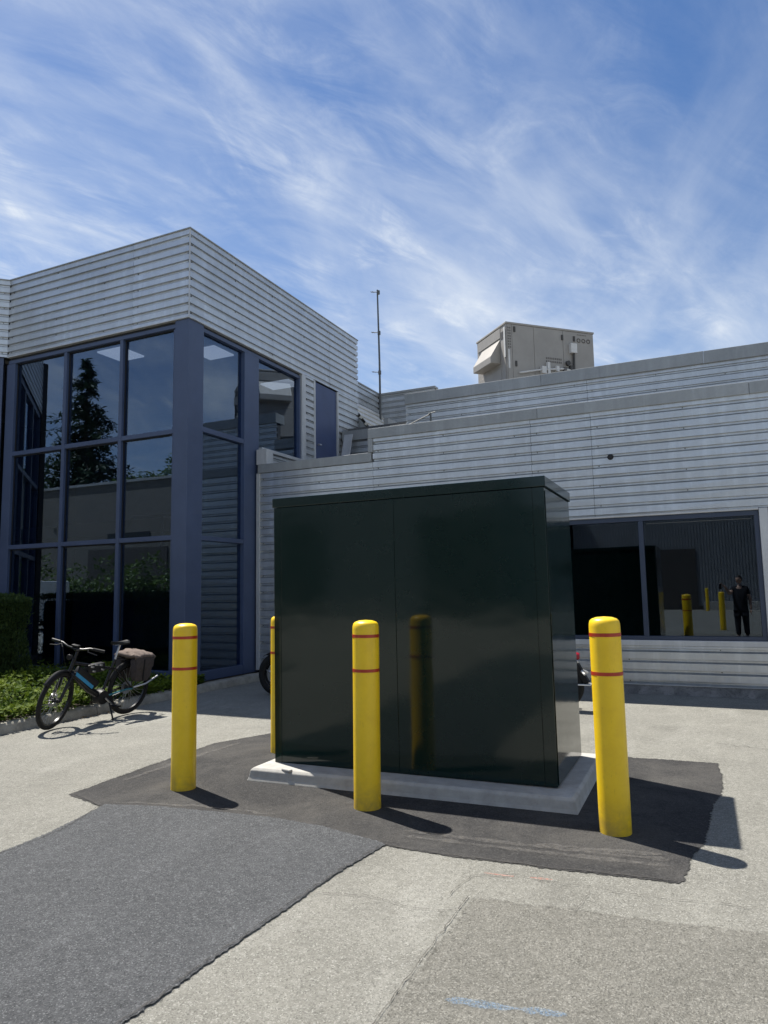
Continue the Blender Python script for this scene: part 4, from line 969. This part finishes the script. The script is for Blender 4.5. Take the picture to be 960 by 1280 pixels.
# ------------------------------------------------------------------ motorcycles behind the cabinet (local x forward, y left)
def motorcycle(loc, rz, label):
    o = tag(empty('motorcycle', loc, rz), label, 'motorcycle', 'motorcycles parked behind the cabinet')
    wr = 0.31
    for cx in (-0.68, 0.70):
        w = MB().torus((cx, 0, wr), wr - 0.062, 0.064, 40, 12, 'y', 1.0).build('wheel', 'rubber', o, smooth=True)
        MB().lathe([(wr - 0.12, -0.045), (wr - 0.09, -0.05), (wr - 0.09, 0.05), (wr - 0.12, 0.045), (wr - 0.12, -0.045)], 32, (cx, 0, wr), 'y').build('rim', 'black_paint', w, smooth=True)
        sp = MB()
        for k in range(5):
            a = 2 * math.pi * k / 5 + 0.3; sp.tube([(cx + 0.03 * math.cos(a), 0, wr + 0.03 * math.sin(a)), (cx + 0.2 * math.cos(a), 0, wr + 0.2 * math.sin(a))], [0.022, 0.014], 6)
        sp.build('spokes', 'alloy', w)
        MB().torus((cx, 0.055, wr), 0.12, 0.010, 28, 6).build('brake_disc', 'alloy', w, smooth=True)
        MB().lathe([(0, -0.07), (0.045, -0.07), (0.045, 0.07), (0, 0.07)], 14, (cx, 0, wr), 'y').build('hub', 'alloy', w, smooth=True)
    for s in (-1, 1):
        MB().tube([(0.70, s * 0.085, wr), (0.52, s * 0.085, 0.70), (0.42, s * 0.085, 0.92)], [0.028, 0.026, 0.022], 10).build('fork_leg', 'black_paint', o, smooth=True)
        MB().tube([(0.42, 0, 0.93), (0.40, s * 0.18, 0.98), (0.30, s * 0.36, 0.96)], 0.013, 8).build('handlebar', 'black_paint', o, smooth=True)
        MB().tube([(0.33, s * 0.28, 0.965), (0.29, s * 0.39, 0.958)], 0.019, 10).build('grip', 'rubber', o, smooth=True)
        MB().tube([(-0.68, s * 0.10, wr), (-0.15, s * 0.11, 0.38)], 0.026, 8).build('swing_arm', 'black_paint', o, smooth=True)
        MB().tube([(-0.56, s * 0.12, 0.36), (-0.48, s * 0.12, 0.66)], 0.024, 8).build('rear_shock', 'alloy', o, smooth=True)
        MB().tube([(0.36, s * 0.2, 0.99), (0.33, s * 0.25, 1.10)], 0.006, 6).obox((0.33, s * 0.27, 1.13), (0, 1, 0), (0, 0, 1), (1, 0, 0), 0.05, 0.035, 0.01).build('mirror', 'black_plastic', o)
    bx('engine', 'black_plastic', o, -0.20, 0.26, -0.17, 0.17, 0.20, 0.52, bevel=0.05)
    MB().lathe([(0, -0.21), (0.11, -0.20), (0.12, 0.20), (0, 0.21)], 18, (0.0, 0, 0.33), 'y').build('crank_case', 'alloy', o, smooth=True)
    MB().tube([(0.26, -0.1, 0.42), (0.2, -0.17, 0.22), (-0.2, -0.2, 0.22), (-0.75, -0.2, 0.33)], [0.022, 0.025, 0.03, 0.05], 10).build('exhaust', 'black_paint', o, smooth=True)
    tk = MB(); n = 10
    for i in range(n + 1):
        t_ = i / n; x_ = 0.34 - 0.52 * t_; w = 0.14 * math.sin(math.pi * min(1, 0.16 + 0.8 * t_)) ** 0.6; h_ = 0.19 * math.sin(math.pi * (0.18 + 0.72 * t_)) ** 0.7
        for k in range(12):
            a = 2 * math.pi * k / 12; tk.v.append((x_, w * math.cos(a), 0.68 + (h_ if math.sin(a) > 0 else 0.07) * math.sin(a)))
    for i in range(n):
        for k in range(12): tk.f.append((i * 12 + k, i * 12 + (k + 1) % 12, (i + 1) * 12 + (k + 1) % 12, (i + 1) * 12 + k))
    tk.f.append(tuple(range(12))); tk.f.append(tuple(n * 12 + k for k in range(12)))
    tk.build('fuel_tank', 'black_paint', o, smooth=True)
    MB().prism([(-0.16, 0.70), (-0.20, 0.64), (-0.55, 0.62), (-0.86, 0.655), (-0.86, 0.70), (-0.55, 0.69)], -0.12, 0.12).build('seat', 'black_plastic', o, bevel=0.03)
    MB().tube([(0.40, 0, 0.86), (0.1, 0, 0.60), (-0.3, 0, 0.58), (-0.86, 0, 0.62)], 0.025, 8).build('frame', 'black_paint', o, smooth=True)
    MB().lathe([(0, 0.09), (0.088, 0.09), (0.085, 0.02), (0.05, -0.05), (0, -0.07)], 20, (0.46, 0, 0.84), 'x').build('headlamp', 'black_paint', o, smooth=True)
    mg = MB()
    for i in range(9):
        a = R(55 + 12 * i)
        for y_ in (-0.075, 0, 0.075): mg.v.append((0.70 + (wr + 0.02) * math.cos(a), y_, wr + (wr + 0.02 + (0.02 if y_ == 0 else 0)) * math.sin(a)))
    for i in range(8):
        for j in range(2): mg.f.append((i * 3 + j, i * 3 + j + 1, i * 3 + j + 4, i * 3 + j + 3))
    f = mg.build('front_mudguard', 'black_paint', o, smooth='all'); f.modifiers.new('t', 'SOLIDIFY').thickness = 0.006
    # tail : sloped plate holder with red lamp, chrome bracket and white plate
    tl = MB().prism([(-0.84, 0.64), (-0.91, 0.625), (-1.06, 0.35), (-1.00, 0.33), (-0.90, 0.50)], -0.06, 0.06).build('tail_bracket', 'black_plastic', o, bevel=0.008)
    MB().lathe([(0.0, -0.05), (0.035, -0.048), (0.047, -0.02), (0.045, 0.02), (0, 0.03)], 18, (-0.90, 0, 0.675), 'x').build('tail_lamp', 'red_lens', tl, smooth=True)
    bx('lamp_mount', 'chrome', tl, -0.935, -0.87, -0.05, 0.05, 0.585, 0.625, bevel=0.008)
    bx('number_plate', 'white_plate', tl, -1.08, -0.90, -0.09, 0.09, 0.318, 0.333, bevel=0.003)
    for s in (-1, 1): MB().tube([(-0.96, s * 0.03, 0.50), (-1.02, s * 0.11, 0.46)], 0.014, 8).build('indicator', 'unit_light', tl, smooth=True)
    MB().tube([(0.0, 0.15, 0.22), (-0.05, 0.32, 0.02)], 0.014, 8).build('side_stand', 'black_paint', o)
    return o
m1 = motorcycle((-5.48, 9.20, 0.005), R(178), 'black motorcycle whose front wheel shows left of the cabinet')
m2 = motorcycle((-2.62, 9.35, 0.005), R(180), 'black motorcycle whose red tail lamp shows right of the cabinet')
for mm in (m1, m2): mm.rotation_euler = (R(-6) if False else 0.0, 0, mm.rotation_euler[2])

# ------------------------------------------------------------------ behind the camera, seen in the reflections
wb2 = tag(empty('corrugated_building', (3, -27.7, 0)), 'grey building of vertical ribbed metal reflected in the right window', 'building')
mb = MB(); x_ = -9.0; pr = []
while x_ < 22.0:
    pr += [(x_, 0.0), (x_ + 0.10, 0.0), (x_ + 0.115, -0.022), (x_ + 0.165, -0.022)]; x_ += 0.18
for z in (0.25, 6.3):
    for (a, d) in pr: mb.v.append((a - 3, d, z))
k = len(pr)
for i in range(k - 1): mb.f.append((i, k + i, k + i + 1, i + 1))
mb.build('siding', 'grey_siding', wb2)
bx('wall', 'render_wall', wb2, -12, 19, -12, -0.06, 0.0, 6.25); bx('coping', 'coping_metal', wb2, -12.05, 19.05, -12, 0.06, 6.3, 6.5)
bx('roller_door', 'unit_dark', wb2, -9.6, -4.3, 0.01, 0.06, 0.0, 3.9); bx('door', 'blue_frame', wb2, 0.0, 1.0, 0.01, 0.05, 0.0, 2.1); bx('sign', 'unit_dark', wb2, -0.4, 3.0, 0.01, 0.06, 2.5, 3.5, )
bx('ledge', 'concrete', wb2, -4.0, 12.0, 0.07, 0.9, 0.0, 0.5)
wing = tag(empty('storage_building', (-18.5, -27.0, 0)), 'grey building with two dark tall doors, dimly mirrored in the cabinet front', 'building')
bx('wall', 'grey_siding', wing, -10.0, 9.3, -10, 0, 0, 7.9); bx('coping', 'coping_metal', wing, -10.1, 9.4, -10.1, 0.1, 7.9, 8.1)
for x_ in (-3.6, 8.0 - 1.2): bx('roller_door', 'unit_dark', wing, x_ - 2.2, x_ + 2.2, 0.005, 0.06, 0.0, 5.8)
rb2 = tag(empty('rendered_building', (-38, -12.0, 0)), 'plain beige building reflected in the lower left glass panes', 'building')
bx('wall', 'render_wall', rb2, -35, 12.5, -2.5, 0, 0, 8.0); bx('coping', 'coping_metal', rb2, -35.1, 12.6, -2.6, 0.1, 8.0, 8.15)
for x_ in range(-30, 10, 9): bx('window', 'dark_glass', rb2, x_, x_ + 3.2, 0.005, 0.04, 4.6, 5.1)
bx('roller_door', 'unit_dark', rb2, 4.5, 10.5, 0.005, 0.05, 0, 4.2)
bollard((0.02, -5.0, 0.0), 'plain yellow bollard reflected in the right window beside the person', 1.30)
bollard((-0.75, -25.5, 0.0), 'plain yellow bollard reflected against the distant ribbed wall', 1.35)
for b0 in [o for o in bpy.data.objects if o.name.startswith('bollard') and o.location.y < -1]:
    b0['group'] = 'yellow bollards seen in the reflections'
    for ch in kids(b0):
        if ch.name.startswith('red_band'): bpy.data.objects.remove(ch)
# conifer
cf = tag(empty('conifer_tree', (-39.6, -17.0, 0)), 'tall dark conifer reflected in the upper left glass panes', 'tree')
CH = 18.4
MB().tube([(0, 0, 0), (0.1, 0, 6), (0, 0.05, 12), (0, 0, CH - 0.3)], [0.36, 0.26, 0.13, 0.02], 10).build('trunk', 'bark', cf, smooth=True)
rr = random.Random(31); br = MB(); pts = []
z_ = 2.6
while z_ < CH - 0.2:
    L_ = (CH - z_) * 0.38 * rr.uniform(0.7, 1.2) + 0.25; nb = 6 if z_ < 13 else 4
    for k in range(nb):
        a = rr.uniform(0, 6.283); Lb = L_ * rr.uniform(0.55, 1.15); d = Vector((math.cos(a), math.sin(a), 0)); p0 = Vector((0, 0, z_ + rr.uniform(-0.1, 0.1)))
        tip = p0 + d * Lb + Vector((0, 0, -0.22 * Lb + 0.1)); mid = p0 + d * Lb * 0.5 + Vector((0, 0, 0.02 * Lb))
        br.tube([p0, mid, tip], [0.04, 0.025, 0.006], 4, False)
        for j in range(int(12 + Lb * 22)):
            t_ = rr.uniform(0.12, 1.05); q_ = p0.lerp(mid, t_ * 2) if t_ < 0.5 else mid.lerp(tip, (t_ - 0.5) * 2)
            q_ = q_ + Vector((-d.y, d.x, 0)) * rr.gauss(0, 0.20 * Lb * (1.15 - t_)) + Vector((0, 0, rr.gauss(-0.08, 0.09)))
            pts.append((tuple(q_), 0.2 + 0.5 * rr.random()))
    z_ += rr.uniform(0.26, 0.42)
br.build('branches', 'bark', cf)['kind'] = 'stuff'
foliage('crown', pts, 0.46, 'conifer_leaf', 32, cf, flat=0.4, asp=0.36, droop=Vector((0, 0, -0.45)))
def round_tree(loc, h, r, label, seed, size=0.3, n=4500):
    o = tag(empty('leafy_tree', loc), label, 'tree', 'leafy trees seen in the reflections'); rr = random.Random(seed)
    t0 = max(0.3, h - 2 * r); mb = MB().tube([(0, 0, 0), (0.05, 0, t0), (0, 0, h - r * 0.7)], [0.16, 0.12, 0.04], 8)
    for k in range(7):
        a = k * 0.9; mb.tube([(0, 0, t0 + 0.1 * k), (r * 0.65 * math.cos(a), r * 0.65 * math.sin(a), h - r + rr.uniform(-0.3, 0.4) * r)], [0.06, 0.015], 5)
    mb.build('trunk', 'bark', o); cl = [(Vector((rr.gauss(0, 0.45), rr.gauss(0, 0.45), rr.gauss(0, 0.42))) * r, rr.uniform(0.25, 0.48) * r) for _ in range(22)]; pts = []
    for _ in range(n):
        c_, q_ = rr.choice(cl); d = Vector((rr.gauss(0, 1), rr.gauss(0, 1), rr.gauss(0, 1))).normalized() * q_ * rr.uniform(0.6, 1.05)
        p = c_ + d; pts.append(((p.x, p.y, max(0.12, h - r + p.z)), 0.35 + 0.35 * d.z / q_ + rr.gauss(0, 0.1)))
    foliage('crown', pts, size, 'bush_leaf', seed + 1, o)
round_tree((-33.0, -17.5, 0), 10.3, 2.8, 'round leafy tree reflected beside the conifer', 41)
for i, (x_, yy, h_, r_) in enumerate(((-33.5, -9.0, 3.3, 1.9), (-29.5, -8.6, 3.0, 1.8), (-25.6, -8.2, 3.2, 1.8))):
    round_tree((x_, yy, 0), h_, r_, ('leftmost', 'middle', 'rightmost')[i] + ' of three sunlit green bushes reflected in the lower left panes', 50 + i, 0.22, 3500)
# white van reflected low in the left glass
vn = tag(empty('delivery_van', (-28.8, -3.6, 0.0), R(80)), 'white van reflected low in the glass beside the hedge', 'van')
MB().prism([(-2.5, 0.45), (2.35, 0.45), (2.5, 0.8), (2.4, 1.15), (1.6, 1.35), (1.0, 2.1), (0.7, 2.25), (-2.45, 2.25), (-2.55, 1.2)], -0.95, 0.95).build('body', 'white_paint', vn, bevel=0.06)
MB().prism([(1.54, 1.40), (1.02, 2.02), (0.35, 2.02), (0.35, 1.40)], -0.962, 0.962).build('side_window', 'dark_glass', vn)
MB().obox((1.335, 0, 1.75), (0, 1, 0), Vector((-0.6, 0, 0.75)).normalized(), Vector((0.75, 0, 0.6)).normalized(), 0.8, 0.36, 0.02).build('windscreen', 'dark_glass', vn)
for sx in (-1.6, 1.6):
    for s in (-1, 1):
        w = MB().torus((sx, s * 0.86, 0.33), 0.23, 0.10, 28, 10).build('wheel', 'rubber', vn, smooth=True)
        MB().lathe([(0, s * 0.06), (0.15, s * 0.05), (0.2, 0.0)], 20, (sx, s * 0.87, 0.33), 'y').build('hubcap', 'alloy', w, smooth=True)
for s in (-1, 1): bx('headlamp', 'unit_light', vn, 2.38, 2.49, s * 0.7 - 0.15, s * 0.7 + 0.15, 0.82, 1.0, bevel=0.02)
bx('bumper', 'black_plastic', vn, 2.4, 2.58, -0.9, 0.9, 0.42, 0.62, bevel=0.03)

# ------------------------------------------------------------------ the photographer (seen mirrored in the right window)
ps = tag(empty('person', (0.50, -0.46, 0.0)), 'person in dark clothes holding up a phone, mirrored in the right window', 'person')
def skin(name, joints, edges, mat, root=0, sub=2, par=None):
    me = bpy.data.meshes.new(name); me.from_pydata([j[:3] for j in joints], edges, [])
    o = bpy.data.objects.new(name, me); C.objects.link(o); o.parent = par or ps
    md = o.modifiers.new('skin', 'SKIN'); md.use_smooth_shade = True
    for i, j in enumerate(joints):
        r_ = j[3]; me.skin_vertices[0].data[i].radius = r_ if isinstance(r_, tuple) else (r_, r_)
    me.skin_vertices[0].data[root].use_root = True
    s = o.modifiers.new('sub', 'SUBSURF'); s.levels = sub; s.render_levels = sub
    me.materials.append(MAT[mat]); return o
# body: facing +Y, turned a little to its left (towards the phone)
J = [(0, 0, 0.96, (0.10, 0.08)), (0, 0, 1.15, (0.11, 0.085)), (0, 0.0, 1.34, (0.14, 0.10)), (0, 0, 1.47, (0.11, 0.085)), (0, 0.01, 1.56, 0.055),
     (-0.17, 0, 1.44, 0.068), (-0.26, 0.14, 1.28, 0.052), (-0.36, 0.28, 1.46, 0.038), (-0.395, 0.33, 1.52, 0.03),
     (0.17, 0, 1.44, 0.068), (0.24, -0.01, 1.16, 0.05), (0.25, 0.05, 0.90, 0.036), (0.25, 0.06, 0.84, 0.032),
     (-0.085, 0, 0.88, 0.085), (-0.10, 0.02, 0.50, 0.07), (-0.10, -0.01, 0.10, 0.045), (0.085, 0, 0.88, 0.085), (0.11, 0.02, 0.50, 0.07), (0.12, -0.01, 0.10, 0.045),
     (-0.11, 0.06, 0.045, 0.03), (-0.11, 0.12, 0.04, 0.02), (0.13, 0.06, 0.045, 0.03), (0.13, 0.12, 0.04, 0.02)]
Ed = [(0, 1), (1, 2), (2, 3), (3, 4), (2, 5), (5, 6), (6, 7), (7, 8), (2, 9), (9, 10), (10, 11), (11, 12), (0, 13), (13, 14), (14, 15), (0, 16), (16, 17), (17, 18), (15, 19), (19, 20), (18, 21), (21, 22)]
skin('body', J, Ed, 'skin')
JT = [(0, 0, 0.86, (0.20, 0.17)), (0, 0, 1.12, (0.20, 0.165)), (0, 0, 1.34, (0.215, 0.165)), (0, 0, 1.465, (0.115, 0.09)), (-0.175, 0, 1.44, 0.082), (-0.235, 0.09, 1.335, 0.072), (0.175, 0, 1.44, 0.082), (0.225, -0.005, 1.25, 0.070), (0, 0, 0.83, (0.205, 0.175)), (0, 0, 0.80, (0.205, 0.175))]
skin('shirt', JT, [(0, 8), (8, 9), (0, 1), (1, 2), (2, 3), (2, 4), (4, 5), (2, 6), (6, 7)], 'shirt')
JP = [(0, 0, 0.95, (0.12, 0.11)), (-0.09, 0, 0.86, 0.118), (-0.10, 0.02, 0.50, 0.088), (-0.10, -0.01, 0.12, 0.070), (0.09, 0, 0.86, 0.118), (0.11, 0.02, 0.50, 0.088), (0.12, -0.01, 0.12, 0.070)]
skin('trousers', JP, [(0, 1), (1, 2), (2, 3), (0, 4), (4, 5), (5, 6)], 'trousers')
for s in (-0.11, 0.13): skin('shoe', [(s, -0.05, 0.06, 0.062), (s, 0.08, 0.055, 0.058), (s, 0.20, 0.042, 0.046)], [(0, 1), (1, 2)], 'shoe')
# head with face, turned to the phone
hd_ = []; hm = MB(); n = 20; m_ = 16
for i in range(m_ + 1):
    ph = math.pi * i / m_
    for k in range(n):
        a = 2 * math.pi * k / n; x_ = 0.076 * math.sin(ph) * math.cos(a); yy = 0.098 * math.sin(ph) * math.sin(a); z_ = 0.118 * math.cos(ph)
        if z_ < -0.02 and yy > 0: yy *= 1 - 0.15 * (-z_ / 0.118); x_ *= 1 - 0.25 * (-z_ / 0.118)
        nose = math.exp(-((x_ / 0.016) ** 2 + ((z_ + 0.012) / 0.026) ** 2)) if yy > 0.05 else 0; eye = (math.exp(-(((abs(x_) - 0.03) / 0.014) ** 2 + ((z_ - 0.012) / 0.014) ** 2)) if yy > 0.04 else 0)
        hm.v.append((x_, yy + 0.024 * nose - 0.008 * eye, z_))
for i in range(m_):
    for k in range(n): hm.f.append((i * n + k, i * n + (k + 1) % n, (i + 1) * n + (k + 1) % n, (i + 1) * n + k))
Mh = Matrix.Translation((-0.01, 0.03, 1.685)) @ Matrix.Rotation(R(35), 4, 'Z')
head = hm.xf(Mh).build('head', 'skin', ps, smooth='all')
for s in (-1, 1):
    MB().lathe([(0.0, -0.006), (0.022, -0.005), (0.026, 0.002), (0.0, 0.006)], 12, (s * 0.078, 0.0, -0.005), 'x').xf(Mh).build('ear', 'skin', head, smooth='all')
    MB().lathe([(0.0, -0.010), (0.009, -0.004), (0.010, 0.003), (0.0, 0.010)], 10, (s * 0.03, 0.083, 0.012)).xf(Mh).build('eye', 'hair', head, smooth='all')
MB().obox((0, 0.089, -0.052), (1, 0, 0), (0, 1, 0), (0, 0, 1), 0.022, 0.006, 0.005).xf(Mh).build('mouth', 'red_band', head, bevel=0.003)
hr_ = MB()
for i in range(9):
    ph = math.pi * 0.62 * i / 8
    for k in range(n):
        a = 2 * math.pi * k / n; f_ = 1.0 if not (math.sin(a) > 0.3 and ph > 1.0) else 0.86
        hr_.v.append((0.088 * math.sin(ph) * math.cos(a) * f_, 0.108 * math.sin(ph) * math.sin(a) * f_ - 0.004, 0.012 + 0.122 * math.cos(ph)))
for i in range(8):
    for k in range(n): hr_.f.append((i * n + k, i * n + (k + 1) % n, (i + 1) * n + (k + 1) % n, (i + 1) * n + k))
hr_.xf(Mh).build('hair', 'hair', head, smooth='all')
# raised hand round the phone, relaxed other hand
def hand(w, d, side, curl, name, thumb):
    w = Vector(w); d = Vector(d).normalized(); sd_ = Vector(side).normalized(); nn = d.cross(sd_).normalized()
    J = [(*w, 0.024), (*(w + d * 0.05), (0.036, 0.018)), (*(w + d * 0.085), (0.038, 0.016))]; E_ = [(0, 1), (1, 2)]
    for f_ in range(4):
        b = w + d * 0.095 + sd_ * (f_ - 1.5) * 0.019; l_ = (0.062, 0.074, 0.070, 0.054)[f_]; k0 = len(J)
        p1 = b + (d + nn * curl * 0.4).normalized() * l_ * 0.5; p2 = p1 + (d + nn * curl * 1.6).normalized() * l_ * 0.5
        J += [(*b, 0.0095), (*p1, 0.0085), (*p2, 0.007)]; E_ += [(2, k0), (k0, k0 + 1), (k0 + 1, k0 + 2)]
    b = w + d * 0.035 + sd_ * -0.035 * thumb; k0 = len(J); p1 = b + (d * 0.8 - sd_ * thumb * 0.7).normalized() * 0.035; p2 = p1 + (d + nn * curl * 0.6).normalized() * 0.03
    J += [(*b, 0.012), (*p1, 0.010), (*p2, 0.008)]; E_ += [(1, k0), (k0, k0 + 1), (k0 + 1, k0 + 2)]
    return skin(name, J, E_, 'skin', 0, 1)
hand((-0.395, 0.33, 1.515), (-0.6, 0.35, 0.45), (0.3, 0.2, 0.9), 0.5, 'hand', 1)
hand((0.25, 0.06, 0.845), (0, 0.1, -1), (0, 1, 0.1), 0.35, 'hand', -1)
ph = tag(empty('phone', (0.0, -0.045, CAM_H - 0.05), R(25)), 'black phone held up by the person mirrored in the right window', 'phone')
bx('case', 'black_plastic', ph, -0.037, 0.037, -0.005, 0.005, -0.075, 0.075, bevel=0.004)
bx('screen', 'dark_glass', ph, -0.033, 0.033, -0.0065, -0.0052, -0.070, 0.070)
bx('lens_bump', 'black_paint', ph, 0.004, 0.032, 0.0052, 0.0075, 0.036, 0.068, bevel=0.001)
